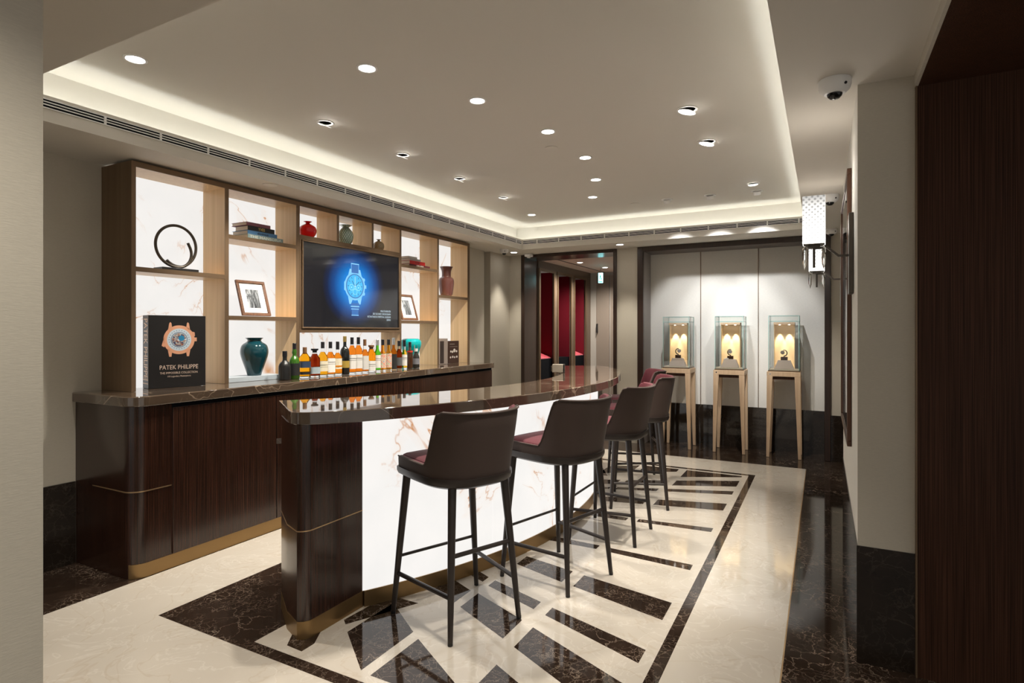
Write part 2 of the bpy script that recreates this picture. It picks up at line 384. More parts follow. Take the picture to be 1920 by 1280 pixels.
nl = ['red lined niche nearest the doorway, with bright red cushion', 'middle red lined niche in the corridor wall', 'red lined niche farthest down the corridor, with bright red cushion']
for k, (a, b) in enumerate(((7.83, 8.40), (8.50, 9.10), (9.20, 9.78))):
    t = thing('display_niche', nl[k], 'niche', (-3.72, a, 0), 0, 'red lined niches in the corridor'); w = b-a
    build('lining', G().box(-.42, -.40, 0, w, .42, 2.37).box(-.42, -.04, w-.015, w, .42, 2.37).box(-.42, -.04, 0, .015, .42, 2.37), REDV, t)
    build('plinth', G().box(-.40, -.04, .015, w-.015, .42, 1.02), DARKV, t)
    build('frame', G().box(-.0, .012, -.02, .03, .42, 2.39).box(-.0, .012, w-.05, w, .42, 2.39).box(-.0, .012, .03, w-.05, 2.35, 2.39), BRONZE, t)
    if k != 1:
        c = G().prism([(-.36, .12), (-.05, .12), (-.05, w-.03), (-.36, w-.03)], 1.021, 1.035)
        c.add([(-.05, .12, 1.035), (-.05, w-.03, 1.035), (-.36, w-.03, 1.15), (-.36, .12, 1.15), (-.36, .12, 1.035), (-.36, w-.03, 1.035)], [(0, 1, 2, 3), (0, 3, 4), (1, 5, 2), (3, 2, 5, 4)])
        cu = build('display_cushion', c, PINK, None, .004); cu.location = (-3.72, a, 0)
        tag(cu, ['bright red sloped cushion in the niche nearest the doorway', '', 'bright red sloped cushion in the farthest niche'][k], 'cushion', 'red display cushions')
t = thing('exit_sign', 'small glowing exit sign hanging in the corridor', 'sign', (-3.175, 9.0, 2.5))
build('hanger', B(-.006, .006, -.01, .01, -.11, -.005), SILVER, t)
build('sign_panel', B(-.035, .035, -.012, .012, -.27, -.11), emis('exit_glow', (.35, .95, 1.), 3.5), t)
build('running_figure', merge(*[G().box(x0, x1, -.0135, -.012, z0, z1) for x0, x1, z0, z1 in ((-.006, .008, -.15, -.137), (-.012, .008, -.19, -.152), (-.02, -.008, -.21, -.19), (.004, .02, -.225, -.19), (-.03, .03, -.262, -.245))]), emis('exit_green', (.02, .45, .3), 1.), t)

# ------------------------------------------------------------------ lights in the ceilings
def downlight(x, y, z, label, power=30, size=1.15, tilt=None, group='recessed downlights in the raised ceiling', bright=1., r=.042):
    t = thing('downlight', label, 'ceiling light', (x, y, z), 0, group)
    build('trim_ring', G().lathe([(r+.014, -.0005), (r+.013, -.005), (r+.003, -.006), (r, -.003), (r, -.0005)], 32), WHITE, t)
    lens = G().lathe([(.0001, -.0035), (r, -.0035), (r, -.001)], 32)
    o = build('lens', lens, LAMP, t)
    if tilt:
        o.rotation_euler = tilt; o.location.z = -.014
        gb = build('gimbal', G().lathe([(r+.001, -.001), (r+.005, -.004), (r+.001, -.006), (r, -.001)], 32), WHITE, t); gb.rotation_euler = tilt; gb.location.z = -.014
    L = bpy.data.lights.new('lamp', 'SPOT'); L.energy = power; L.spot_size = size; L.spot_blend = .7; L.shadow_soft_size = .035; L.color = (1., .93, .82)
    lo = bpy.data.objects.new('lamp', L); COL.objects.link(lo); lo.parent = t; lo.location = (0, 0, -.05)
    if tilt: lo.rotation_euler = tilt
    return t
P = 80
ORD = ['nearest', 'second', 'third', 'fourth', 'fifth', 'sixth', 'seventh', 'eighth']
for k, (x, y) in enumerate([(-2.14, 2.37), (-1.85, 3.02), (-1.70, 3.72), (-1.69, 4.42), (-1.85, 5.11), (-2.12, 5.76)]):
    downlight(x, y, HC, f'recessed downlight in the arc over the bar, {ORD[k]} from the camera', P)
for k, (x, y) in enumerate([(-3.12, 1.73), (-2.95, 2.86), (-2.945, 3.67), (-2.942, 4.485), (-2.95, 5.33), (-3.09, 6.29)]):
    downlight(x, y, HC, f'recessed downlight in the straight row beside the shelving, {ORD[k]} from the camera', P,
              tilt=(0, radians(24), 0) if k in (1, 2, 3, 4) else None) if k in (0, 5) else downlight(x, y, HC, f'tilted downlight in the straight row beside the shelving, {ORD[k]} from the camera', P*1.5, 1.25, tilt=(0, radians(24), 0))
for k, (x, y) in enumerate([(-.757, 3.765), (-.757, 4.475)]):
    downlight(x, y, HC, ['larger tilted downlight right of the arc, nearer one of the pair', 'larger tilted downlight right of the arc, farther one of the pair'][k], P*1.2, tilt=(0, radians(14), 0), r=.052)
downlight(-.583, 5.95, HC, 'small downlight near the far right corner of the raised ceiling', P, tilt=(radians(25), 0, 0))
# added fill lights, out of view above and behind the camera
for k, (x, y) in enumerate([(-.75, 2.2), (-.3, -.8), (-.75, .15), (-3.2, .2)]):
    downlight(x, y, HC if k == 0 else SO, ['added fill light in the raised ceiling above the camera', 'added fill light in the lower ceiling behind the camera', 'added fill light in the lower ceiling by the fabric column', 'added fill light in the lower ceiling near the left wall'][k], [P, 90, 42, 50][k], [1.15, 2.0, 2.2, 1.6][k], group='added fill lights near the camera')
downlight(-3.74, 7.06, SO, 'small downlight in the lower ceiling at the far left corner', 40, group='downlights in the lower ceiling')
downlight(-2.234, 7.04, SO, 'small downlight in the lower ceiling between doorway and alcove', 45, group='downlights in the lower ceiling')
downlight(-3.28, 8.35, 2.5, 'nearer downlight in the corridor ceiling', 75, 2.7, group='corridor downlights')
downlight(-3.17, 9.2, 2.5, 'farther downlight in the corridor ceiling', 75, 2.7, group='corridor downlights')
for k, (x, y) in enumerate([(-1.46, 6.24), (-1.026, 6.25), (-.58, 6.28)]):
    t = thing('spotlight', 'round adjustable spotlight aimed at the display alcove, '+['leftmost', 'middle one', 'rightmost'][k]+' of three', 'spotlight', (x, y, HC), 0, 'adjustable spotlights before the alcove')
    build('trim_ring', G().lathe([(.058, 0), (.058, -.006), (.044, -.008), (.040, -.002), (.0001, -.002)], 32), WHITE, t)
    hd = build('lamp_head', G().lathe([(.0001, .012), (.036, .010), (.036, -.022), (.032, -.022), (.031, -.014)], 28), WHITE, t); hd.location = (0, .004, -.014); hd.rotation_euler = (radians(28), 0, 0)
    build('lens', G().lathe([(.0001, -.0155), (.031, -.0155), (.031, -.014)], 24), LAMP, hd)
    L = bpy.data.lights.new('lamp', 'SPOT'); L.energy = 62; L.spot_size = radians(48); L.spot_blend = .6; L.shadow_soft_size = .02; L.color = (.95, .97, 1.)
    lo = bpy.data.objects.new('lamp', L); COL.objects.link(lo); lo.parent = t; lo.location = (0, .03, -.055); lo.rotation_euler = (radians(48), 0, 0)
for k, (x, y, z) in enumerate([(-1.83, 4.07, HC), (-1.828, 6.29, HC), (-3.60, 2.95, SO), (-3.62, 5.2, SO)]):
    sp = build('speaker_grille', G().lathe([(.05, 0), (.05, -.003), (.045, -.004), (.0001, -.004)], 32), PLASTER)
    sp.location = (x, y, z-.0008)
    tag(sp, ['flush round ceiling plate above the bar arc', 'flush round ceiling plate near the three spotlights', 'flush round plate in the low ceiling above the left shelves', 'flush round plate in the low ceiling above the far shelves'][k], 'ceiling plate', 'flush round ceiling plates')
def dome(x, y, label, s=1., rz=0.):
    t = thing('security_camera', label, 'security camera', (x, y, SO-.0008), rz, 'dome security cameras')
    build('housing', G().lathe([(.064*s, 0), (.064*s, -.022*s), (.058*s, -.042*s), (.040*s, -.058*s), (.0001, -.06*s)], 36), WHITE, t)
    build('lens_dome', G().lathe([(.031*s, -.056*s), (.028*s, -.068*s), (.018*s, -.078*s), (.0001, -.082*s)], 24), pm('dark_dome', (.01, .01, .01), .08), t)
    build('sensor_dot', G().lathe([(.0001, 0), (.006*s, 0), (.006*s, .004)], 12).xf(Matrix.Translation((.035*s, -.049*s, -.033*s)) @ Matrix.Rotation(pi/2, 4, 'X')), BLACK, t)
dome(.045, 2.87, 'white dome camera nearest the photographer, above the beige pier', 1., .1)
dome(.05, 5.28, 'white dome camera on the low ceiling behind the wall lamps', 1., .1)
dome(.08, 7.05, 'white dome camera on the low ceiling in the far right corner', .9, .1)
dome(-3.72, 6.75, 'white dome camera in the far left corner beside a downlight', .9, 0)
t = thing('motion_sensor', 'white boxy sensor on the low ceiling over the doorway corner', 'sensor', (-3.62, 7.28, SO-.0008))
build('housing', G().box(-.05, .05, -.045, .045, -.045, 0), WHITE, t, .012)
build('lens_dome', G().lathe([(.03, -.043), (.022, -.058), (.0001, -.062)], 20), WHITE, t)

# ------------------------------------------------------------------ back bar cabinet
CZ = 1.068; BX = -3.52; BY0, BY1 = 1.935, 6.07
def rounded(x0, x1, y0, y1, r, corners, n=8):
    """corners: subset of 'a' (x1,y0) 'b' (x1,y1)"""
    pts = [(x0, y0)]
    if 'a' in corners: pts += [(x1-r+r*sin(t), y0+r-r*cos(t)) for t in [pi/2*k/n for k in range(n+1)]]
    else: pts.append((x1, y0))
    if 'b' in corners: pts += [(x1-r+r*cos(t), y1-r+r*sin(t)) for t in [pi/2*k/n for k in range(n+1)]]
    else: pts.append((x1, y1))
    return pts+[(x0, y1)]
cab = thing('back_bar_cabinet', 'long dark ebony veneer cabinet under the glowing shelving', 'cabinet', (BX, BY0, 0))
def loc(g, o): return g.xf(Matrix.Translation(-Vector(o)))
O = (BX, BY0, 0)
build('body', loc(G().prism(rounded(WX+.001, BX, BY0, BY1, .09, 'a'), .002, CZ-.06), O), EBONY, cab)
ka = [.45+(pi/2-.45)*k/8 for k in range(9)]
kp_ = [(BX-.09+.094*sin(a), BY0+.09-.094*cos(a)) for a in ka]+[(BX+.004, BY1), (BX-.02, BY1)]+[(BX-.09+.07*sin(a), BY0+.09-.07*cos(a)) for a in ka[::-1]]
build('kick_plate', loc(G().prism(kp_, .0015, .085), O), GOLD, cab)
ys = [2.165, 2.935, 3.64, 4.47, 5.28, 6.065]
for a, b in zip(ys, ys[1:]):
    build('door', loc(G().box(BX+.0, BX+.012, a+.003, b-.003, .088, CZ-.085), O), EBONY, cab, .002)
build('shadow_gap', loc(G().box(BX, BX+.002, 2.165, 6.065, CZ-.085, CZ-.06), O), DARKV, cab)  # dark strip colours in the shade of the gap under the worktop
build('inlay_line', loc(G().prism([(WX+.2, BY0-.002)]+rounded(WX+.2, BX+.003, BY0-.003, 2.163, .09, 'a')[1:-1]+[(BX, 2.163), (BX, BY0+.09), (BX-.09, BY0)], .505, .511), O), BRASS, cab)
ct = build('marble_countertop', G().prism(rounded(WX+.001, -3.495, BY0-.02, BY1+.02, .10, 'a', 12), CZ-.06, CZ), CTR, None, .006)
tag(ct, 'long polished brown marble worktop carrying the bottles', 'countertop')

# ------------------------------------------------------------------ shelving
UX = -3.80; UB = -4.05; UZ = 2.515; U0, U1 = 2.084, 6.022
su = thing('shelving_unit', 'bronze framed wall shelving with glowing white stone back', 'shelving', (UX, U0, CZ)); O = (UX, U0, CZ)
def vert(a, b, z0, z1, side=None):
    m = [MAPLE, BRONZE, BRONZE_SIDE]
    gg = G().box(UB, UX-.004, a, b, z0, z1, 2 if side else 0).box(UX-.004, UX, a, b, z0, z1, 1)
    return build('side_panel' if side else 'divider', loc(gg, O), m, su)
gg = G().box(WX+.001, UX-.004, U0, U0+.024, CZ+.001, UZ, 0).box(UX-.004, UX, U0, U0+.027, CZ+.001, UZ, 1).box(UB, UX-.004, U0+.024, U0+.027, CZ+.001, UZ-.03, 2)
build('side_panel', loc(gg, O), [BRONZE_SIDE, BRONZE, MAPLE], su)
vert(5.978, U1, CZ+.001, UZ)
NF = 2.245; TB = 1.437
vert(2.728, 2.758, CZ+.001, UZ-.035); vert(3.373, 3.407, CZ+.001, UZ-.035); vert(4.696, 4.719, CZ+.001, UZ-.035); vert(5.354, 5.378, CZ+.001, UZ-.035)
vert(3.825, 3.85, NF, UZ-.035); vert(4.279, 4.301, NF, UZ-.035)
def shelf(a, b, z, th=.03, name='shelf'):
    gg = G().box(UB, UX-.006, a, b, z-th, z, 0).box(UX-.006, UX, a, b, z-th, z, 1)
    build(name, loc(gg, O), [MAPLE, BRONZE], su)
shelf(U0+.027, 5.978, UZ, .035, 'top_board')
shelf(2.111, 2.728, 1.855); shelf(2.758, 3.373, 2.152); shelf(2.758, 3.373, 1.562); shelf(4.719, 5.354, 2.136); shelf(4.719, 5.354, 1.56); shelf(5.378, 5.978, 1.855)
shelf(3.407, 4.696, NF, .035)
build('back_panel', loc(G().box(UB-.02, UB, U0+.027, 5.978, CZ+.001, UZ-.035), O), ONYX, su, label='glowing white stone with orange veins')
build('screen_housing', loc(G().box(UB+.02, UX-.012, 3.407, 4.696, TB, NF-.035), O), BRONZE, su)
build('screen_surround', loc(G().box(UX-.006, UX+.004, 3.407, 4.696, TB, 1.468).box(UX-.006, UX+.004, 3.407, 3.42, 1.468, NF-.035).box(UX-.006, UX+.004, 4.683, 4.696, 1.468, NF-.035), O), BRONZE, su, .002)

# ------------------------------------------------------------------ television
TX = UX+.002; t0, t1, tz0, tz1 = 3.424, 4.679, 1.472, 2.206
tv = thing('television', 'wide black wall screen showing a glowing blue chronograph watch', 'television', (TX, (t0+t1)/2, tz0))
O = (TX, (t0+t1)/2, tz0); tcy = (t0+t1)/2
build('bezel', loc(G().box(TX-.008, TX+.012, t0, t1, tz0, tz0+.012).box(TX-.008, TX+.012, t0, t1, tz1-.012, tz1).box(TX-.008, TX+.012, t0, t0+.012, tz0+.012, tz1-.012).box(TX-.008, TX+.012, t1-.012, t1, tz0+.012, tz1-.012), O), BRONZE, tv, .002)
WCY, WCZ = 4.046, 1.862
m, nt, b = nmat('screen_glow'); tc = N(nt, 'ShaderNodeTexCoord'); mp = N(nt, 'ShaderNodeMapping'); mp.vector_type = 'POINT'
mp.inputs['Location'].default_value = (0, -(WCY-tcy)/.40, -(WCZ-tz0)/.37); mp.inputs['Scale'].default_value = (0, 1/.40, 1/.37)
nt.links.new(tc.outputs['Object'], mp.inputs['Vector'])
ln = N(nt, 'ShaderNodeVectorMath', operation='LENGTH'); nt.links.new(mp.outputs['Vector'], ln.inputs[0])
r = ramp(nt, [(0., (.0, .30, .80)), (.40, (.0, .19, .62)), (.65, (.0, .06, .25)), (.85, (.0, .010, .05)), (1., (.004, .004, .005))]); nt.links.new(ln.outputs['Value'], r.inputs['Fac'])
nt.links.new(r.outputs['Color'], b.inputs['Emission Color']); b.inputs['Emission Strength'].default_value = .8; b.inputs['Base Color'].default_value = (.01, .01, .012, 1); b.inputs['Roughness'].default_value = .06
SCR = m
scr = build('screen', loc(G().box(TX-.007, TX+.001, t0+.012, t1-.012, tz0+.012, tz1-.012), O), SCR, tv)
def onscreen(gs, name, col, s, lift):
    gg = merge(*gs) if isinstance(gs, list) else gs
    gg.v = [(TX+.0011+lift-O[0], WCY+x-O[1], WCZ+y-O[2]) for x, y, z in gg.v]
    build(name, gg, emis('screen_'+name, col, s), scr, smooth=False)
R = .115
def arcpts(r0, a0, a1, n=12, k=1.): return [(r0*cos(radians(a0+(a1-a0)*i/n)), r0*k*sin(radians(a0+(a1-a0)*i/n))) for i in range(n+1)]
onscreen([disc(0, 0, R*1.15, R*1.13), poly([(-.105, .04), (-.068, .155), (-.048, .155), (-.02, .10)]), poly([(.02, .10), (.048, .155), (.068, .155), (.105, .04)]), poly([(-.105, -.04), (-.02, -.10), (-.052, -.165), (-.072, -.165)]), poly([(.105, -.04), (.072, -.165), (.052, -.165), (.02, -.10)]),
          rect(.125, -.014, .15, .018), disc(.115, .065, .017), disc(.115, -.065, .017), poly([(-.12, .05), (-.138, .03), (-.138, -.04), (-.12, -.05)])], 'case_outline', (.20, .55, .95), .85, .0002)
onscreen([rect(-.05, .12, .05, .205), rect(-.05, -.175, .055, -.155), rect(-.045, -.205, .05, -.175), rect(-.042, -.265, .045, -.21)], 'strap_image', (.02, .16, .50), .7, .0004)
onscreen([rect(-.052, .200, .052, .208), rect(-.056, -.190, .056, -.182), rect(-.05, -.213, .05, -.207), rect(-.045, -.270, .048, -.264), rect(-.05, .12, -.046, .20), rect(.046, .12, .05, .20)], 'strap_highlight', (.25, .6, 1.), .9, .0006)
onscreen([disc(0, 0, R, R*.98)], 'dial_rim', (.02, .16, .45), .8, .0005)
onscreen([disc(0, 0, R*.9, R*.9)], 'dial', (.03, .42, .80), .9, .0007)
onscreen([ringf(-.045, -.012, .024, .029), ringf(.045, -.012, .024, .029), ringf(0, -.052, .024, .029)]+[disc(-.045, -.012, .008), disc(.045, -.012, .008)], 'subdials', (.25, .72, 1.), .9, .0009)
mk = []
for k in range(12):
    a = radians(30*k); c, s = cos(a), sin(a); mk.append(poly([(.075*c-.003*s, .075*s+.003*c), (.075*c+.003*s, .075*s-.003*c), (.095*c+.003*s, .095*s-.003*c), (.095*c-.003*s, .095*s+.003*c)]))
mk += [poly([(-.002, 0), (.004, -.002), (.055, .04), (.05, .046)]), poly([(.002, 0), (-.004, -.002), (-.042, .045), (-.036, .05)])]
onscreen(mk, 'hour_markers', (.01, .12, .38), .7, .0011)
onscreen([rect(-.0018, -.03, .0018, .09), disc(0, 0, .006)], 'centre_hand', (.6, .9, 1.), 1., .0013)
tx = []
for s_, w, y in (('MINUTE REPEATER', .15, -.205), ('SPLIT-SECONDS CHRONOGRAPH', .26, -.233), ('INSTANTANEOUS PERPETUAL CALENDAR', .335, -.261), ('5308P-001', .06, -.289)):
    q = textgeo(s_, .026, w); q.v = [(v[0]+.50-w/2, v[1]+y-.015, 0) for v in q.v]; tx.append(q)
onscreen(tx, 'caption_text', (.6, .75, .85), .8, .0006)

# ------------------------------------------------------------------ island bar
CX = -5.655
def arc(apex, R, y0, y1, n=40):
    return [(apex-R+math.sqrt(R*R-(y-CY)**2), y) for y in [y0+(y1-y0)*k/n for k in range(n+1)]]
def mir(p): return (p[0], 2*CY-p[1])
O = (-2.1, CY, 0)
bar = thing('bar_island', 'curved island bar with glowing white stone front and dark wood ends', 'bar', O)
RB = 3.32; AP = -1.655; ya, yb = 2.33, 2*CY-2.33
def endblock(m, off=0.):
    pts = [(-2.135+off, 2.33), (-2.135+off, 2.01)]+[(-2.195+off+.06*cos(a), 1.995+.06*sin(a)-off) for a in [-pi/2*k/6 for k in range(0, 6)]]+[(-2.30, 1.985-off), (-2.50-off, 2.12), (-2.36, 2.38), (-2.2, 2.38)]
    return [mir(p) for p in pts] if m else pts
for m_ in (False, True):
    build('end_panel', loc(G().prism(endblock(m_), .085, CZ-.06), O), EBONY, bar)
    build('inlay_line', loc(G().prism(endblock(m_, .0015), .506, .511), O), BRASS, bar)
segs = [(ya, 3.10), (3.104, 2*CY-3.104), (2*CY-3.10, yb)]
core = arc(AP-.012, RB-.012, ya+.002, yb-.002); inner = arc(-2.02, 2.95, 2.5, 2*CY-2.5)
build('core', loc(G().prism(core+inner[::-1], .085, CZ-.061), O), EBONY, bar)
for a, b in segs:
    o_ = arc(AP, RB, a, b, 24); i_ = arc(AP-.012, RB-.012, a, b, 24)
    build('glowing_panel', loc(G().prism(o_+i_[::-1], .0855, CZ-.062), O), ONYX2, bar, label='backlit white stone with orange veins')
kp = arc(AP+.006, RB+.006, ya+.003, yb-.003)+inner[::-1]
build('kick_plate', loc(G().prism(kp, .002, .0852), O), GOLD, bar)
for m_ in (False, True): build('kick_plate', loc(G().prism(endblock(m_, .002), .002, .0852), O), GOLD, bar)
ow = arc(-2.02, 2.95, 2.5, 2*CY-2.5)+arc(-2.12, 3.1, 2.25, 2*CY-2.25)[::-1]
build('inner_worktop', loc(G().prism(ow, .82, .85), O), CTR, bar)
ow = arc(-2.02, 2.95, 2.5, 2*CY-2.5)+arc(-2.10, 3.05, 2.5, 2*CY-2.5)[::-1]
build('inner_cabinet', loc(G().prism(ow, .002, .82), O), EBONY, bar)
# top: outer arc R 4.2, inner arc R 3.70, radial ends with rounded outer corner
out = arc(-1.455, 3.65, 2.08, 2*CY-2.08, 64); inn = arc(-1.955, 2.75, 2.225, 2*CY-2.225, 64)
cap = [(-2.250, 1.956), (-2.222, 1.942), (-2.19, 1.938), (-2.155, 1.95), (-2.115, 1.98), (-2.07, 2.03)]
pts = cap+out+[mir(p) for p in cap[::-1]]+inn[::-1]
bt = build('marble_countertop', G().prism(pts, CZ-.06, CZ), CTR, None, .004)
tag(bt, 'curved polished brown marble top of the island bar', 'countertop')
t = thing('card_holder', 'small pale card holder near the far end of the bar top', 'box', (-2.16, 4.95, CZ+.001), .3)
build('holder', B(-.05, .05, -.035, .03, 0, .075), pm('pale_card', (.42, .36, .29), .4), t, .004)
build('black_edge', B(.05, .062, -.035, .03, .0, .075), BLACK, t, .002)

# ------------------------------------------------------------------ bar stools
def make_stool(label, loc_, rz):
    t = thing('bar_stool', label, 'bar stool', loc_, rz, 'velvet bar stools along the bar')
    def plan(s, off=0.):
        # s in [-1,1]; U shaped outline, front at +x
        a = abs(s); sg = 1 if s >= 0 else -1
        W = .232+off; L = .235+off
        if a > .62: x = (a-.62)/.38*.245+.0; y = W-.012*((a-.62)/.38)**2
        else:
            th = a/.62*pi/2; e = 2/2.7
            y = W*(sin(th)**e); x = -L*(cos(th)**e)
        return Vector((x, y*sg))
    def sm(x): x = max(0, min(1, x)); return x*x*(3-2*x)
    ns = 120; nz = 9; vs = []; fs = []; mi = []
    ss = [-1+2*k/ns for k in range(ns+1)]
    def pt(s, h, off):
        top = .800+.265*sm((.605-abs(s))/.115); z0 = .748
        if abs(s) < .45: top += .008*(abs(s)/.45)
        z = z0+(top-z0)*h
        p = plan(s, off); lean = (z-z0)/.30
        back = 1 if abs(s) < .62 else 1-sm((abs(s)-.62)/.38)
        return (p.x-.055*lean*back, p.y*(1+.05*lean), z)
    gg = G(); rows = []
    prof = [(0, 0.), (.25, .0), (.5, .0), (.75, .0), (.93, -.001), (.985, -.006), (1., -.016), (.985, -.027), (.93, -.032), (.7, -.034), (.4, -.034), (0, -.034)]
    for s in ss: rows.append([pt(s, h, off) for h, off in prof])
    npf = len(prof); vs = [p for r_ in rows for p in r_]
    for i in range(ns):
        for j in range(npf-1):
            f = (i*npf+j, (i+1)*npf+j, (i+1)*npf+j+1, i*npf+j+1); fs.append(f[::-1]); mi.append(0 if j < 6 else 1)
    fs.append(tuple(range(npf))); mi.append(0); fs.append(tuple(ns*npf+j for j in range(npf-1, -1, -1))); mi.append(0)
    gg.v = vs; gg.f = fs; gg.m = mi
    build('backrest', gg, [VELVET, BURG], t)
    # piping along the rim
    build('piping', G().tube([pt(s, .985, -.0005) for s in ss], .004, 6), VELVET, t)
    out = [plan(s, -.030) for s in ss]; out = [(p.x, p.y) for p in out]+[(.262, .19), (.272, .1), (.275, 0), (.272, -.1), (.262, -.19)]
    sg = G(); k = len(out); lay = [(1., .745), (1., .785), (.98, .800), (.92, .809), (.6, .815)]; vs = [(x*q, y*q, z) for q, z in lay for x, y in out]; 
    fs = [(j*k+i, j*k+(i+1) % k, (j+1)*k+(i+1) % k, (j+1)*k+i) for j in range(len(lay)-1) for i in range(k)]
    fs.append(tuple(range(k-1, -1, -1))); fs.append(tuple((len(lay)-1)*k+i for i in range(k)))
    build('seat', sg.add(vs, fs), BURG, t)
    ro = [plan(s, .010) for s in ss]; ro = [(p.x, p.y) for p in ro]+[(.272, .2), (.284, .1), (.288, 0), (.284, -.1), (.272, -.2)]
    rg = G(); k = len(ro); lay = [(.90, .700), (.975, .712), (1.0, .728), (1.0, .748)]; vs = [(x*q, y*q, z) for q, z in lay for x, y in ro]
    fs = [(j*k+i, j*k+(i+1) % k, (j+1)*k+(i+1) % k, (j+1)*k+i) for j in range(len(lay)-1) for i in range(k)]
    fs.append(tuple(range(k-1, -1, -1))); fs.append(tuple((len(lay)-1)*k+i for i in range(k)))
    build('seat_frame', rg.add(vs, fs), LEGM, t)
    feet = {('b', 1): (-.225, .205), ('b', -1): (-.225, -.205), ('f', 1): (.225, .262), ('f', -1): (.225, -.262)}
    tops = {('b', 1): (-.165, .155), ('b', -1): (-.165, -.155), ('f', 1): (.19, .20), ('f', -1): (.19, -.20)}
    def at(k, z): q = 1-z/.715; return (tops[k][0]+(feet[k][0]-tops[k][0])*q, tops[k][1]+(feet[k][1]-tops[k][1])*q, z)
    for k in feet:
        lg = build('leg', G().tube([at(k, .715), at(k, .35), at(k, .012)], [.021, .0175, .0125], 14), LEGM, t)
        build('foot_glide', G().lathe([(.0125, 0), (.0125, .013)], 12, feet[k]), BLACK, lg)
    for a, b, z, r_ in ((('b', -1), ('b', 1), .39, .011), (('f', -1), ('f', 1), .29, .008), (('b', 1), ('f', 1), .205, .011), (('b', -1), ('f', -1), .205, .011)):
        build('stretcher', G().tube([at(a, z), at(b, z)], r_, 10), LEGM, t)
    return t
st0 = make_stool('dark brown velvet bar stool nearest the camera, burgundy seat', (-1.64, 2.507, 0.0025), radians(157))
for x, y, a, lb in ((-1.385, 3.20, 164, 'dark brown velvet bar stool second from the camera'), (-1.335, 4.03, 180, 'middle dark brown velvet bar stool, third from the camera'),
                    (-1.375, 4.88, 195, 'dark brown velvet bar stool fourth from the camera, partly hidden'), (-1.62, 5.58, 205, 'farthest dark brown velvet bar stool, seen from its side')):
    c = dup(st0); c.location = (x, y, .0025); c.rotation_euler = (0, 0, radians(a)); c['label'] = lb

# ------------------------------------------------------------------ framed mirror and sconces on the right wall
t = thing('wall_mirror', 'tall bronze framed mirror on the right wall behind the wall lamps', 'mirror', (.135, 4.17, 1.57))
y0, y1, z0, z1 = -.62, .60, -.73, .74
build('frame', G().box(-.022, -.001, y0, y1, z0, z0+.03).box(-.022, -.001, y0, y1, z1-.03, z1).box(-.022, -.001, y0, y0+.03, z0+.03, z1-.03).box(-.022, -.001, y1-.03, y1, z0+.03, z1-.03), pm('copper_bronze', (.10, .05, .032), .35, .5), t, .003)
build('mirror_glass', B(-.016, -.002, y0+.03, y1-.03, z0+.03, z1-.03), pm('mirror', (.85, .85, .84), .02, 1.), t)
def sconce(y, label):
    t = thing('wall_lamp', label, 'wall lamp', (.135, y, 1.83), 0, 'crystal wall lamps')
    build('wall_plate', B(-.022, -.001, -.055, .055, -.195, .205), GUN, t, .003)
    ax = -.175
    build('arm', G().tube([(-.02, 0, 0), (-.065, 0, 0), (ax+.06, 0, .045), (ax, 0, .045)], .008, square=True), GUN, t)
    build('shade_cap', G().box(ax-.028, ax+.028, -.028, .028, .045, .066).box(ax-.048, ax+.048, -.048, .048, .058, .064), GUN, t, .002)
    build('stem', G().tube([(ax, 0, .045), (ax, 0, -.055)], .006), GUN, t)
    w = .052
    m, nt, b = nmat('cut_glass_shade'); v = coords(nt)
    mp = N(nt, 'ShaderNodeMapping'); nt.links.new(v, mp.inputs['Vector']); mp.inputs['Rotation'].default_value = (0, radians(45), 0)
    mp2 = N(nt, 'ShaderNodeMapping'); nt.links.new(v, mp2.inputs['Vector']); mp2.inputs['Rotation'].default_value = (0, radians(-45), 0)
    w1 = N(nt, 'ShaderNodeTexWave', Scale=17., Distortion=0.); nt.links.new(mp.outputs[0], w1.inputs['Vector'])
    w2 = N(nt, 'ShaderNodeTexWave', Scale=17., Distortion=0.); nt.links.new(mp2.outputs[0], w2.inputs['Vector'])
    pat = math_(nt, 'MULTIPLY', w1.outputs['Fac'], w2.outputs['Fac'])
    sp = N(nt, 'ShaderNodeSeparateXYZ'); nt.links.new(v, sp.inputs[0])
    hh = N(nt, 'ShaderNodeMapRange'); hh.inputs['From Min'].default_value = .13; hh.inputs['From Max'].default_value = .30; hh.inputs['To Min'].default_value = 1.8; hh.inputs['To Max'].default_value = .42; nt.links.new(sp.outputs['Z'], hh.inputs['Value'])
    hp = N(nt, 'ShaderNodeMapRange'); hp.inputs['To Min'].default_value = 1.; hp.inputs['To Max'].default_value = .28; nt.links.new(pat, hp.inputs['Value'])
    nt.links.new(math_(nt, 'MULTIPLY', hh.outputs[0], hp.outputs[0]), b.inputs['Emission Strength'])
    b.inputs['Emission Color'].default_value = (1., .98, .94, 1); b.inputs['Base Color'].default_value = (.2, .2, .2, 1)
    g = G()
    for a in ((ax-w, ax+w, -w, -w+.004), (ax-w, ax+w, w-.004, w), (ax-w, ax-w+.004, -w+.004, w-.004), (ax+w-.004, ax+w, -w+.004, w-.004)): g.box(*a, .066, .305)
    build('glass_shade', g, m, t, .001)
    cr = pm('crystal', (.95, .97, .97), .02, trans=1., ior=1.5)
    for sx in (-1, 1):
        for sy in (-1, 1):
            c = (ax+sx*.044, sy*.044)
            build('crystal_drop', G().lathe([(.0001, .058), (.006, .052), (.0001, .046), (.009, .040), (.010, .0), (.009, -.03), (.0001, -.062)], 8, c), cr, t)
    L = bpy.data.lights.new('bulb', 'POINT'); L.energy = 1.2; L.color = (1, .93, .85); L.shadow_soft_size = .05
    lo = bpy.data.objects.new('bulb', L); COL.objects.link(lo); lo.parent = t; lo.location = (ax, 0, .38)
sconce(3.37, 'nearer crystal wall lamp with square glass shade and hanging drops')
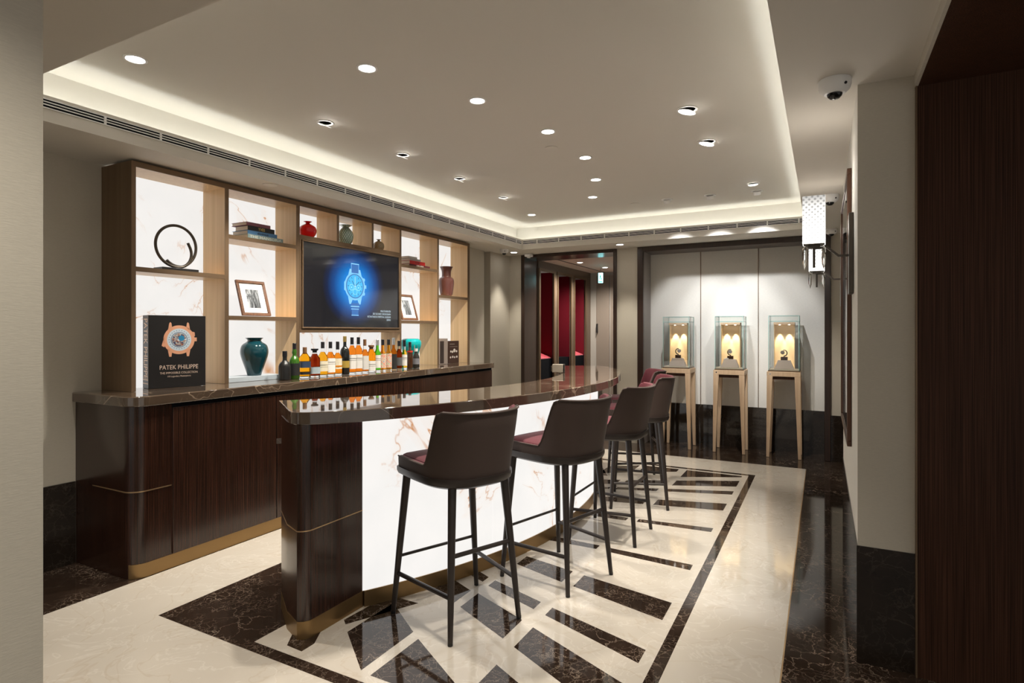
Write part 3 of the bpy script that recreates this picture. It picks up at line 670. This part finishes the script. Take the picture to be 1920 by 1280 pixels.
sconce(4.89, 'farther crystal wall lamp seen just below the nearer one')

# ------------------------------------------------------------------ display pedestals
def make_ped(label, x, group='oak display pedestals in the alcove'):
    y = 7.30; D = .34; W = .35; zt = .985
    t = thing('display_pedestal', label, 'display case', (x, y, .0), 0, group)
    build('tabletop', G().box(-W/2, W/2, 0, D, zt-.055, zt), OAK, t, .003)
    build('dark_underside', G().box(-W/2+.06, W/2-.06, .02, D-.02, zt-.09, zt-.055), EBONY2, t)
    for sx in (-1, 1):
        for y0, y1 in ((.0, .05), (D-.05, D)):
            xo = sx*W/2; xi = sx*(W/2-.062); xi2 = sx*(W/2-.034)
            a = [(min(xo, xi), y0, zt-.055), (max(xo, xi), y0, zt-.055), (max(xo, xi), y1, zt-.055), (min(xo, xi), y1, zt-.055)]
            xo2 = xo+sx*.006; xi2 = xo2-sx*.032
            ym = y0 if y0 == 0 else y1-.034; yn = ym+.034
            bq = [(min(xo2, xi2), ym, 0.002), (max(xo2, xi2), ym, 0.002), (max(xo2, xi2), yn, 0.002), (min(xo2, xi2), yn, 0.002)]
            build('leg', G().add(bq+a, [(3, 2, 1, 0), (4, 5, 6, 7), (0, 1, 5, 4), (1, 2, 6, 5), (2, 3, 7, 6), (3, 0, 4, 7)]), OAK, t, .002)
    build('lock', G().lathe([(.0001, 0), (.008, 0), (.008, .003)], 16).xf(Matrix.Translation((-W/2+.035, 0, zt-.028)) @ Matrix.Rotation(pi/2, 4, 'X')), SILVER, t)
    build('case_base', G().box(-W/2+.012, W/2-.012, .012, D-.012, zt, zt+.014), BRONZE, t)
    cw = W/2-.018; zb = zt+.014; zh = 1.625; y0, y1 = .018, D-.018
    gc = build('glass_case', G().box(-cw, cw, y0, y0+.003, zb, zh).box(-cw, cw, y1-.003, y1, zb, zh).box(-cw, -cw+.003, y0+.003, y1-.003, zb, zh).box(cw-.003, cw, y0+.003, y1-.003, zb, zh).box(-cw, cw, y0, y1, zh, zh+.004), GLASS, t)
    eg = G(); r_ = .0028
    for sx in (-cw, cw):
        for yy in (y0, y1): eg.box(sx-r_, sx+r_, yy-r_, yy+r_, zb, zh)
    for z in (zh, zh-.062):
        for yy in (y0, y1): eg.box(-cw, cw, yy-r_, yy+r_, z-r_*.8, z+r_*.8)
        for sx in (-cw, cw): eg.box(sx-r_, sx+r_, y0, y1, z-r_*.8, z+r_*.8)
    build('glass_edge', eg, GEDGE, gc)
    bw = .112
    build('backdrop', G().box(-bw, bw, .245, .26, zb+.012, 1.55).box(-bw, -bw+.008, .16, .245, zb+.012, 1.55).box(bw-.008, bw, .16, .245, zb+.012, 1.55), SUEDE, t)
    build('light_rail', G().box(-bw, bw, .12, .26, 1.525, 1.552), OAK, t, .002)
    build('display_base', G().box(-cw+.006, cw-.006, y0+.006, y1-.006, zb, zb+.012), pm('ivory_base', (.75, .68, .55), .7), t)
    for sx in (-.05, .05):
        build('spot_lens', G().lathe([(.0001, 1.5225), (.010, 1.5225), (.010, 1.525)], 12, (sx, .19)), LAMP, t)
        L = bpy.data.lights.new('spot', 'SPOT'); L.energy = 9.; L.spot_size = radians(40); L.spot_blend = .5; L.color = (1., .86, .62); L.shadow_soft_size = .006
        lo = bpy.data.objects.new('spot', L); COL.objects.link(lo); lo.parent = t; lo.location = (sx, .19, 1.515); lo.rotation_euler = (radians(9), 0, 0)
    return t
zb = .985+.014+.012
pn = ['leftmost', 'middle', 'rightmost']
p0 = None
for k, x in enumerate((-1.605, -.985, -.395)):
    if k == 0: p0 = make_ped('', x); p = p0
    else: p = dup(p0); p.location = (x, 7.30, 0)
    p['label'] = f'{pn[k]} of the three oak pedestals with lit glass cases'
for k, x in enumerate((-1.605, -.985, -.395)):
    dx = (-.0, .0, .0)[k]
    g = G(); a = [(-.105, -.05, 0), (.105, -.05, 0), (.105, .06, 0), (-.105, .06, 0)]; b_ = [(-.066, -.02, .10), (.066, -.02, .10), (.066, .05, .10), (-.066, .05, .10)]
    g.add(a+b_, [(3, 2, 1, 0), (4, 5, 6, 7), (0, 1, 5, 4), (1, 2, 6, 5), (2, 3, 7, 6), (3, 0, 4, 7)])
    rs = build('display_riser', g, TAUPE, None, .003); rs.location = (x+dx, 7.30+.13, zb+.001)
    tag(rs, f'tapered taupe riser inside the {pn[k]} glass case', 'stand', 'tapered risers in the glass cases')
    w = thing('watch_stand', ['silver watch on dark block in the leftmost glass case', 'silver watch on dark block in the middle glass case', 'silver watch on dark block in the rightmost glass case'][k], 'watch', (x+dx, 7.30+.142, zb+.1015), (.15, .05, -.1)[k], 'watches on dark blocks')
    build('block', B(-.034, .034, -.025, .025, 0, .038), EBONY2, w, .002)
    pts = [(.03*cos(a)*1., 0, .082+.034*sin(a)) for a in [radians(-95+290*i/30) for i in range(31)]]
    if k < 2: pts = [(-q[0], q[1], q[2]) for q in pts]
    build('strap', G().tube([(0, 0, .038)]+pts[:22], .0065, 8), GUN, w)
    build('watch_head', G().lathe([(.0001, 0), (.022, 0), (.024, .004), (.022, .009), (.0001, .009)], 24).xf(Matrix.Translation(((.014, -.014, -.014)[k] if k == 0 else (-.014 if k == 2 else .0), -.018, .09)) @ Matrix.Rotation(pi/2, 4, 'X')), SILVER, w)
c = tag(build('card', B(-.022, .022, -.012, .012, 0, .012), WHITE), 'small white card on the riser in the middle glass case', 'card'); c.location = (-.985-.038, 7.30+.118, zb+.101)

# ------------------------------------------------------------------ things on the shelves
# ring sculpture
t = thing('ring_sculpture', 'open bronze spiral ring sculpture on a black plate', 'sculpture', (-3.91, 2.44, 1.8555), radians(88))
build('base_plate', B(-.125, .125, -.055, .055, 0, .022), BLACK, t, .003)
pts = []
for i in range(121):
    a = 25-505*i/120; u = min(1, (25-a)/110); e = max(0, (-430-a)/50)
    r_ = .072+.071*(u*u*(3-2*u))-.032*e
    pts.append((r_*cos(radians(a)), -.022+.044*i/120, r_*sin(radians(a))))
mz = min(p[2] for p in pts); pts = [(p[0], p[1], p[2]-mz+.031) for p in pts]
build('ring', G().tube(pts, .0095, 12), GUN, t)

# big book
p0_ = Vector((-3.909, 2.252)); p1_ = Vector((-3.828, 2.597)); d = (p1_-p0_); ang = math.atan2(d.y, d.x); bw = d.length; bh = .486
t = thing('art_book', 'large black book with a gold watch pictured on its cover', 'book', (p0_.x, p0_.y, CZ+.001), ang)
BKB = pm('black_cover', (.013, .012, .012), .35); COPP = pm('copper_print', (.72, .36, .22), .45); LTXT = pm('pale_gold_print', (.70, .55, .45), .5)
th = .11
build('cover', G().box(0, bw, 0, .004, 0, bh).box(0, bw, th-.004, th, 0, bh).box(-.002, .004, 0, th, 0, bh), BKB, t, .001)
build('pages', B(.006, bw-.006, .0045, th-.0045, .004, bh-.004), CREAMP, t)
XZ = Matrix(((1, 0, 0, 0), (0, 0, -1, 0), (0, 1, 0, 0), (0, 0, 0, 1)))   # drawing on the face looking to -Y
def cover(g_, name, mat, lift): return build(name, g_.xf(Matrix.Translation((0, -lift, 0)) @ XZ), mat, t, smooth=False)
wx, wz = .184, .322; q = 1.
cover(merge(ringf(wx, wz, .0, .098), poly([(wx-.070, wz+.06), (wx-.062, wz+.110), (wx-.055, wz+.120), (wx-.048, wz+.112), (wx-.044, wz+.08)]), poly([(wx+.044, wz+.08), (wx+.048, wz+.112), (wx+.055, wz+.120), (wx+.062, wz+.110), (wx+.070, wz+.06)]),
            poly([(wx-.072, wz-.06), (wx-.044, wz-.08), (wx-.048, wz-.114), (wx-.062, wz-.114)]), poly([(wx+.072, wz-.06), (wx+.062, wz-.114), (wx+.048, wz-.114), (wx+.044, wz-.08)]), rect(wx+.095, wz-.012, wx+.112, wz+.014), poly([(wx-.09, wz+.03), (wx-.108, wz-.04), (wx-.09, wz-.05)]), poly([(wx+.08, wz+.055), (wx+.098, wz+.05), (wx+.10, wz+.025), (wx+.09, wz+.02)])), 'watch_print', COPP, .0006)
cover(merge(ringf(wx, wz, .0, .076)), 'chapter_ring', pm('pale_blue_print', (.55, .66, .75), .5), .0009)
mi_ = []
for k in range(24):
    a = 2*pi*k/24; mi_.append(disc(wx+.063*cos(a), wz+.063*sin(a), .0035, n=6))
cover(merge(ringf(wx, wz, .047, .053), *mi_), 'city_ring', pm('blue_grey_print', (.2, .27, .36), .5), .0012)
m, nt, b = nmat('cloisonne_print'); v = coords(nt); vo = N(nt, 'ShaderNodeTexVoronoi', Scale=110.); nt.links.new(v, vo.inputs['Vector'])
rr = ramp(nt, [(.25, (.02, .04, .12)), (.45, (.55, .55, .5)), (.7, (.25, .08, .05)), (.9, (.7, .75, .8))]); nt.links.new(vo.outputs['Color'], rr.inputs['Fac']); nt.links.new(rr.outputs['Color'], b.inputs['Base Color'])
cover(disc(wx, wz, .045), 'map_dial', m, .0012)
cover(disc(wx+.014, wz+.010, .019), 'blue_globe', pm('blue_print', (.02, .22, .42), .5), .0015)
for s_, w_, h_, y_, bo in (('PATEK PHILIPPE', .24, .042, .135, .0), ('THE IMPOSSIBLE COLLECTION', .235, .020, .098, .0), ('100 Legendary Masterpieces', .145, .016, .075, 0.)):
    q_ = textgeo(s_, h_, w_, bo); q_.v = [(v[0]+wx, v[1]+y_, 0) for v in q_.v]; cover(q_, 'title_text', LTXT, .0006)
q_ = textgeo('PATEK PHILIPPE', .098, .40, .001)
q_.v = [(-.0026, th/2+v[1]*-1.0, bh-.222-v[0]) for v in q_.v]
build('spine_text', q_, LTXT, t, smooth=False)
build('spine_band', G().box(-.0026, -.002, .008, th-.008, .03, .036).box(-.0026, -.002, .008, th-.008, .055, .061), LTXT, t)

def book(x, y, z, L_, W_, T_, rz, mat, label, text=None, tcol=None, group=None, spine_x=None, tw=.6):
    """lying book: spine faces local -Y, long side along X"""
    t = thing('book', label, 'book', (x, y, z), rz, group)
    build('cover', G().box(0, L_, 0, W_, 0, .003).box(0, L_, 0, W_, T_-.003, T_).box(0, L_, -.002, .003, 0, T_), mat, t, .0012)
    build('pages', B(.004, L_-.004, .003, W_-.005, .003, T_-.003), CREAMP, t)
    if text:
        q = textgeo(text, T_*.85, L_*tw, .0004); q.v = [(v[0]+L_*.5, -.0026, v[1]+T_*.48) for v in q.v]; build('spine_text', q, tcol or LTXT, t, smooth=False)
    return t
GRP = 'stacked books on the upper left shelf'
zs = 2.1525; rz = radians(71)
book(-3.832, 2.94, zs, .325, .20, .034, pi/2, pm('sea_green_cover', (.22, .31, .31), .5), 'pale grey green book at the bottom of the upper left stack', 'THE MANSORIA', pm('pale_print', (.6, .63, .58), .5), GRP, tw=.9)
book(-3.855, 2.957, zs+.0345, .27, .18, .032, pi/2, pm('blue_cover', (.10, .25, .48), .5), 'blue book second from the bottom of the upper left stack', 'domus', BKB, GRP, tw=.38)
book(-3.86, 2.962, zs+.067, .245, .15, .036, pi/2, BKB, 'black book with gold lettering in the upper left stack', 'YVES', pm('gold_print', (.7, .5, .15), .4), GRP, tw=.25)
book(-3.86, 2.952, zs+.1035, .215, .175, .026, pi/2, pm('plum_cover', (.24, .09, .12), .6), 'plum coloured book on top of the upper left stack', None, None, GRP)
GRP = 'stacked books on the upper right shelf'; zs = 2.1365
book(-3.845, 4.907, zs, .36, .18, .026, pi/2, pm('maroon_cover', (.10, .012, .02), .5), 'maroon book at the bottom of the upper right stack', 'LIBRAIRIE', pm('white_print', (.7, .65, .6), .5), GRP, tw=.35)
book(-3.85, 4.92, zs+.0265, .265, .18, .036, pi/2, pm('red_cover', (.50, .02, .02), .5), 'bright red book in the middle of the upper right stack', 'ROMA', BKB, GRP, tw=.3)
book(-3.86, 4.93, zs+.063, .19, .17, .024, pi/2, pm('grey_cover', (.42, .40, .38), .6), 'grey book third from the bottom of the upper right stack', None, None, GRP)
book(-3.87, 4.92, zs+.0875, .15, .15, .022, pi/2, pm('light_grey_cover', (.55, .53, .5), .6), 'light grey book on top of the upper right stack', None, None, GRP)
book(-3.85, 2.79, CZ+.001, .46, .18, .036, radians(86), pm('silver_blue_cover', (.42, .48, .53), .4), 'pale silvery book lying flat under the dark vase', None, None)

# picture frames
def pframe(y0, y1, x0, z, hgt, lean, label, inner, seed, mat_=.28):
    w = y1-y0; t = thing('picture_frame', label, 'picture frame', (x0, y0, z), 0, 'leaning framed photographs')
    M = Matrix.Rotation(-atan(lean/hgt), 4, 'Y') @ YZ; hh = hypot(hgt, lean); f = .022
    WF = wood('frame_wood_%d' % seed, (.09, .038, .018), (.19, .085, .042), (10, 60, 60), .4, .1)
    def fx(g_): return g_.xf(M)
    build('frame', fx(G().box(0, w, 0, f, 0, .018).box(0, w, hh-f, hh, 0, .018).box(0, f, f, hh-f, 0, .018).box(w-f, w, f, hh-f, 0, .018)), WF, t, .002)
    build('mount', fx(G().box(f, w-f, f, hh-f, .002, .008)), pm('white_mount', (.80, .79, .77), .6), t)
    m, nt, b = nmat('photo_print_%d' % seed); v = coords(nt, (9, 14, 5)); n1 = noise(nt, v, 1.6, 5, .6, 1.5)
    rr = ramp(nt, [(.38, (.01, .012, .015)), (.52, (.10, .11, .12)), (.66, (.42, .45, .48))]); nt.links.new(n1, rr.inputs['Fac']); nt.links.new(rr.outputs['Color'], b.inputs['Base Color']); b.inputs['Roughness'].default_value = .3
    a = inner
    build('photograph', fx(G().box(w*a[0], w*a[1], hh*a[2], hh*a[3], .008, .0085)), m, t)
pframe(2.905, 3.16, -3.855, 1.5655, .27, .085, 'brown framed black and white photograph on the left shelf', (.28, .72, .22, .75), 1)
pframe(4.79, 5.055, -3.855, 1.5635, .27, .085, 'brown framed black and white portrait on the right shelf', (.27, .70, .2, .78), 2)

# vases
def vase(name, label, x, y, z, prof, mat, parts=None, n=40):
    o = thing(name, label, 'vase', (x, y, z))
    body = build('body', G().lathe(prof, n), mat, o)
    return o
def smoothp(pts, k=4):
    out = []
    for i in range(len(pts)-1):
        p0 = pts[max(i-1, 0)]; p1 = pts[i]; p2 = pts[i+1]; p3 = pts[min(i+2, len(pts)-1)]
        for j in range(k):
            u = j/k; out.append(tuple(.5*((2*p1[c])+(-p0[c]+p2[c])*u+(2*p0[c]-5*p1[c]+4*p2[c]-p3[c])*u*u+(-p0[c]+3*p1[c]-3*p2[c]+p3[c])*u**3) for c in (0, 1)))
    return [(max(r, .0001), z) for r, z in out+[pts[-1]]]
def glossy(name, col, trans=0., rough=.08): return pm(name, col, rough, coat=.6, trans=trans, ior=1.4)
v = vase('vase', 'dark teal rounded vase standing on the pale book', -3.905, 3.055, CZ+.0375, smoothp([(.05, 0), (.065, .05), (.095, .14), (.102, .19), (.09, .235), (.055, .262), (.050, .275), (.068, .292)])+[(.062, .292), (.048, .276), (.0001, .2)], glossy('dark_teal_glaze', (.006, .045, .06)))
v = vase('vase', 'bright turquoise vase behind the bottles', -3.93, 5.04, CZ+.001, smoothp([(.055, 0), (.062, .04), (.085, .14), (.112, .22), (.110, .27), (.085, .296), (.06, .30)])+[(.054, .298), (.0001, .25)], glossy('turquoise_glaze', (.0, .36, .38)))
v = vase('vase', 'mauve brown vase with flared neck on the far right shelf', -3.89, 5.655, 1.856, smoothp([(.062, 0), (.075, .03), (.088, .12), (.090, .18), (.078, .212), (.058, .225), (.054, .25), (.058, .30), (.078, .345)])+[(.072, .345), (.05, .29), (.0001, .22)], glossy('mauve_glass', (.12, .045, .038)))
v = vase('vase', 'red glass globe vase in the first small niche', -3.90, 3.583, NF+.001, smoothp([(.03, 0), (.058, .02), (.074, .058), (.064, .095), (.030, .118), (.018, .125), (.020, .133), (.036, .142)])+[(.032, .142), (.016, .128), (.0001, .1)], glossy('red_glass', (.75, .0, .005), .35))
def netmat(name, c0, c1, sc):
    m, nt, b = nmat(name); v = coords(nt); sp = N(nt, 'ShaderNodeSeparateXYZ'); nt.links.new(v, sp.inputs[0])
    at = math_(nt, 'ARCTAN2', sp.outputs['Y'], sp.outputs['X'])
    f = []
    for s in (1, -1):
        a = math_(nt, 'ADD', math_(nt, 'MULTIPLY', at, 10.), math_(nt, 'MULTIPLY', sp.outputs['Z'], sc*s))
        f.append(math_(nt, 'GREATER_THAN', math_(nt, 'ABSOLUTE', math_(nt, 'SINE', a)), .93))
    nt.links.new(mixc(nt, math_(nt, 'MAXIMUM', f[0], f[1]), c0, c1), b.inputs['Base Color']); b.inputs['Roughness'].default_value = .1; b.inputs['Coat Weight'].default_value = .5; b.inputs['Transmission Weight'].default_value = .35
    return m
v = vase('vase', 'pale green netted glass vase in the second small niche', -3.90, 4.033, NF+.001, smoothp([(.028, 0), (.055, .02), (.072, .075), (.066, .115), (.040, .150), (.030, .163), (.036, .172), (.060, .182)])+[(.056, .181), (.028, .164), (.0001, .12)], netmat('netted_glass', (.55, .62, .52), (.12, .22, .16), 90.))
v = vase('vase', 'small gold netted globe vase in the third small niche', -3.90, 4.488, NF+.001, smoothp([(.025, 0), (.048, .018), (.055, .050), (.045, .080), (.018, .097), (.012, .102), (.014, .108), (.026, .114)])+[(.023, .114), (.011, .103), (.0001, .08)], netmat('gold_netted_glass', (.42, .32, .18), (.10, .06, .03), 110.))

# catalogue box and booklet at the right end of the worktop
t = thing('catalogue_box', 'tall grey slip case standing at the far end of the worktop', 'box', (-3.86, 5.455, CZ+.001), radians(78))
build('case', G().box(0, .145, 0, .16, 0, .295), pm('grey_case', (.28, .23, .2), .5), t, .003)
build('dark_panel', B(.022, .082, -.002, 0, .012, .265), pm('dark_spine', (.035, .025, .022), .5), t)
t = thing('catalogue', 'dark brown catalogue with small pictured watches behind the slip case', 'book', (-3.88, 5.675, CZ+.001), radians(84))
build('cover', B(0, .20, 0, .02, 0, .265), pm('brown_catalogue', (.05, .025, .018), .5), t, .002)
gg = merge(*[disc(x, z, r_, n=12) for x, z, r_ in ((.05, .14, .012), (.08, .135, .014), (.115, .15, .022), (.155, .14, .014), (.045, .07, .012), (.085, .075, .014), (.12, .07, .012), (.16, .075, .013))]+[rect(.03, .225, .12, .228), rect(.03, .195, .17, .197)])
build('watch_pictures', gg.xf(Matrix.Translation((0, -.0006, 0)) @ XZ), pm('silver_print', (.6, .55, .5), .5), t, smooth=False)

# ------------------------------------------------------------------ bottles
AMBER = (.95, .33, .02)
def liquid(name, col): return pm(name, col, .03, trans=1., ior=1.12)
LQ = {}
def lq(c):
    if c not in LQ: LQ[c] = liquid('spirit_%d' % len(LQ), c)
    return LQ[c]
CLEAR = pm('clear_bottle_glass', (.96, .97, .96), .03, trans=1., ior=1.15)
def opq(n, c, r=.15, m=0.): return pm(n, c, r, m, coat=.3)
LW = pm('white_label', (.72, .70, .66), .6); LC = pm('cream_label', (.66, .60, .45), .6); LB = pm('black_label', (.02, .02, .02), .5); LG = pm('grey_label', (.35, .42, .45), .6)
m, nt, b = nmat('painted_label'); vv = coords(nt); vo = N(nt, 'ShaderNodeTexNoise', Scale=38., Detail=2.); nt.links.new(vv, vo.inputs['Vector'])
rr = ramp(nt, [(.3, (.25, .32, .22)), (.45, (.62, .60, .45)), (.55, (.65, .18, .12)), (.62, (.65, .62, .5)), (.75, (.05, .2, .4))]); nt.links.new(vo.outputs['Fac'], rr.inputs['Fac']); nt.links.new(rr.outputs['Color'], b.inputs['Base Color']); LP = m
CB = pm('black_cap', (.012, .012, .015), .35); CW = pm('brown_cork', (.16, .075, .03), .6); CG = pm('gold_cap', (.50, .36, .12), .3, .7); CS = pm('silver_cap', (.55, .57, .58), .25, .8)
bot = [  # px, label, height, body radius, square?, shoulder, neck r, liquid, glass kind, cap mat, cap (r,h), label mats [(z0,z1,mat)], fill
 (534, 'squat matt black bottle at the left end of the bottle row', .225, .047, 0, .130, .016, (.012, .012, .012), 'op', CB, (.018, .04), [], 0),
 (552, 'green glass bottle with a black label near the left end', .285, .040, 0, .165, .014, (.035, .12, .01), 'op', CB, (.0145, .045), [(.03, .125, LB)], 0),
 (571.5, 'flat amber bottle with brown cork and dark blue label', .25, .040, 1, .175, .015, (.98, .42, .01), 'lq', CW, (.0165, .05), [(.085, .135, pm('navy_label', (.03, .05, .10), .5)), (.03, .05, LB)], 0),
 (590, 'square dark red bottle with a wide dark stopper', .235, .038, 1, .165, .018, (.28, .03, .005), 'lq', CB, (.030, .028), [(.03, .085, LG)], 0),
 (605, 'yellow amber bottle with black cap and cream label', .29, .036, 1, .178, .015, (.98, .45, .02), 'lq', CB, (.0150, .05), [(.045, .13, LC)], 0),
 (619.5, 'orange bottle with tall plain white label and black cap', .29, .034, 1, .175, .015, (.95, .28, .02), 'lq', CB, (.0150, .052), [(.03, .15, LW)], 0),
 (633, 'rounder orange bottle with beige label and double band', .29, .037, 0, .165, .014, (.95, .30, .02), 'lq', CB, (.0150, .065), [(.085, .145, LC), (.055, .07, LC)], 0),
 (646.5, 'tall dark bottle with gold neck, largest in the row', .335, .040, 0, .225, .014, (.012, .014, .014), 'op', CG, (.0155, .045), [(.06, .12, pm('gold_label', (.35, .24, .04), .5))], 0),
 (660, 'left one of the twin tall orange bottles with white labels', .325, .030, 1, .225, .014, (.95, .26, .02), 'lq', CB, (.0150, .06), [(.045, .17, LW)], 0),
 (672, 'right one of the twin tall orange bottles with white labels', .325, .030, 1, .225, .014, (.95, .26, .02), 'lq', CB, (.0150, .06), [(.045, .17, LW)], 0),
 (684, 'bottle with brown cap and grey script label right of the twin bottles', .305, .030, 1, .185, .014, (.80, .22, .02), 'lq', CW, (.0145, .055), [(.03, .155, pm('script_label', (.62, .61, .58), .6))], 0),
 (696, 'short orange bottle with a wide wooden stopper', .25, .034, 1, .185, .018, (.98, .32, .01), 'lq', CW, (.027, .035), [(.012, .105, LW)], 0),
 (707.5, 'green bottle with silver cap and white label', .30, .031, 0, .185, .014, (.12, .55, .03), 'lq', CS, (.0150, .05), [(.035, .155, LW)], 0),
 (717.5, 'left one of two bottles with colourful painted labels', .30, .031, 0, .175, .014, (.95, .38, .04), 'lq', CB, (.0150, .05), [(.03, .165, LP)], 0),
 (728.5, 'right one of two bottles with colourful painted labels', .30, .031, 0, .175, .014, (.98, .52, .06), 'lq', CB, (.0150, .05), [(.03, .165, LP)], 0),
 (738, 'amber bottle with silver cap and black lower label', .315, .031, 0, .190, .013, (.75, .28, .03), 'lq', CS, (.0145, .065), [(.01, .155, LB)], 0),
 (748, 'dark red brown bottle with black cap', .285, .031, 0, .175, .013, (.35, .06, .01), 'lq', CB, (.0150, .05), [(.04, .12, pm('charcoal_label', (.10, .10, .10), .5))], 0),
 (758, 'slim yellow bottle with white lettered label and black cap', .29, .028, 0, .165, .013, (.98, .60, .05), 'lq', CB, (.0150, .06), [(.035, .145, LW)], 0),
 (768.5, 'dark brown bottle with red neck band', .27, .030, 0, .17, .013, (.06, .025, .012), 'op', CB, (.0145, .045), [(.165, .18, pm('red_band', (.5, .04, .02), .5))], 0),
 (780, 'short black bottle with white neck tag at the right end of the row', .235, .036, 0, .135, .016, (.03, .03, .028), 'op', CLEAR, (.018, .05), [(.17, .20, LW), (.04, .10, pm('grey_mark', (.2, .2, .22), .5))], 0),
]
fwd = Vector((-sin(YAW), cos(YAW))); rgt = Vector((cos(YAW), sin(YAW)))
for k, (px, lb, h, r, sq, sh, nr, colr, kind, capm, (cr_, ch), labs, _) in enumerate(bot):
    v = fwd+rgt*((px-960)/F); X = -3.705; y = v.y*X/v.x
    t = thing('bottle', lb, 'bottle', (X, y, CZ+.0012), radians(-25) if sq else radians(k*17), 'bottles on the back bar worktop')
    lm = lq(colr) if kind == 'lq' else opq('bottle_glass_%d' % k, colr, .35 if k == 0 else .08)
    hn = h-ch; q = 5. if sq else None; rs = r if sq else r
    prof = [(r*.9, 0), (r, .006), (r, sh-.035), (r*.96, sh-.02), (r*.86, sh-.006), (r*.68, sh+.006), (nr+.004, sh+.016), (nr, sh+.028), (nr*(1.35 if k == 1 else 1.), sh+.045), (nr*.95, hn)]
    if kind == 'lq':
        # heavy clear foot, coloured spirit, clear neck
        ft = .014
        build('glass_foot', G().lathe([(r*.9, 0), (r, .004), (r, ft)], 28, sq=q), CLEAR, t)
        build('body', G().lathe([(r, ft), (r, sh-.02), (r*.93, sh-.006), (r*.6, sh+.012), (nr, sh+.028)], 28, sq=q), lm, t)
        build('neck', G().lathe([(nr, sh+.028), (nr*.95, hn)], 20), lm if k in (12, 15, 13, 14) else CLEAR, t)
    else:
        build('body', G().lathe(prof, 28), lm, t)
    if kind == 'op' and k == 1: pass
    cp = [(cr_, hn-.004), (cr_, h-.002), (cr_*.9, h)] if cr_ < .022 else [(nr, hn-.004), (nr, hn+ch*.35), (cr_, hn+ch*.6), (cr_, h)]
    build('cap', G().lathe(cp, 20), capm, t)
    for z0, z1, lmz in labs:
        if z0 > sh: rr_ = nr+.003
        else: rr_ = r+.0008
        build('label_band', G().lathe([(rr_, z0), (rr_, z1)], 28, sq=q), lmz, t)
        # printed lines
        if z1-z0 > .07 and lmz in (LW, LC) :
            build('printed_line', G().lathe([(rr_+.0005, z1-.035), (rr_+.0005, z1-.031)], 28, sq=q).lathe([(rr_+.0005, z1-.05), (rr_+.0005, z1-.048)], 28, sq=q), LB, t)

# ------------------------------------------------------------------ world and colour management
w = bpy.data.worlds.new('world'); S.world = w; w.use_nodes = True
bg = w.node_tree.nodes['Background']; bg.inputs['Color'].default_value = (1., .95, .88, 1); bg.inputs['Strength'].default_value = .35
S.view_settings.view_transform = 'Standard'; S.view_settings.look = 'None'; S.view_settings.exposure = .45; S.view_settings.gamma = 1.
S.view_settings.use_curve_mapping = False
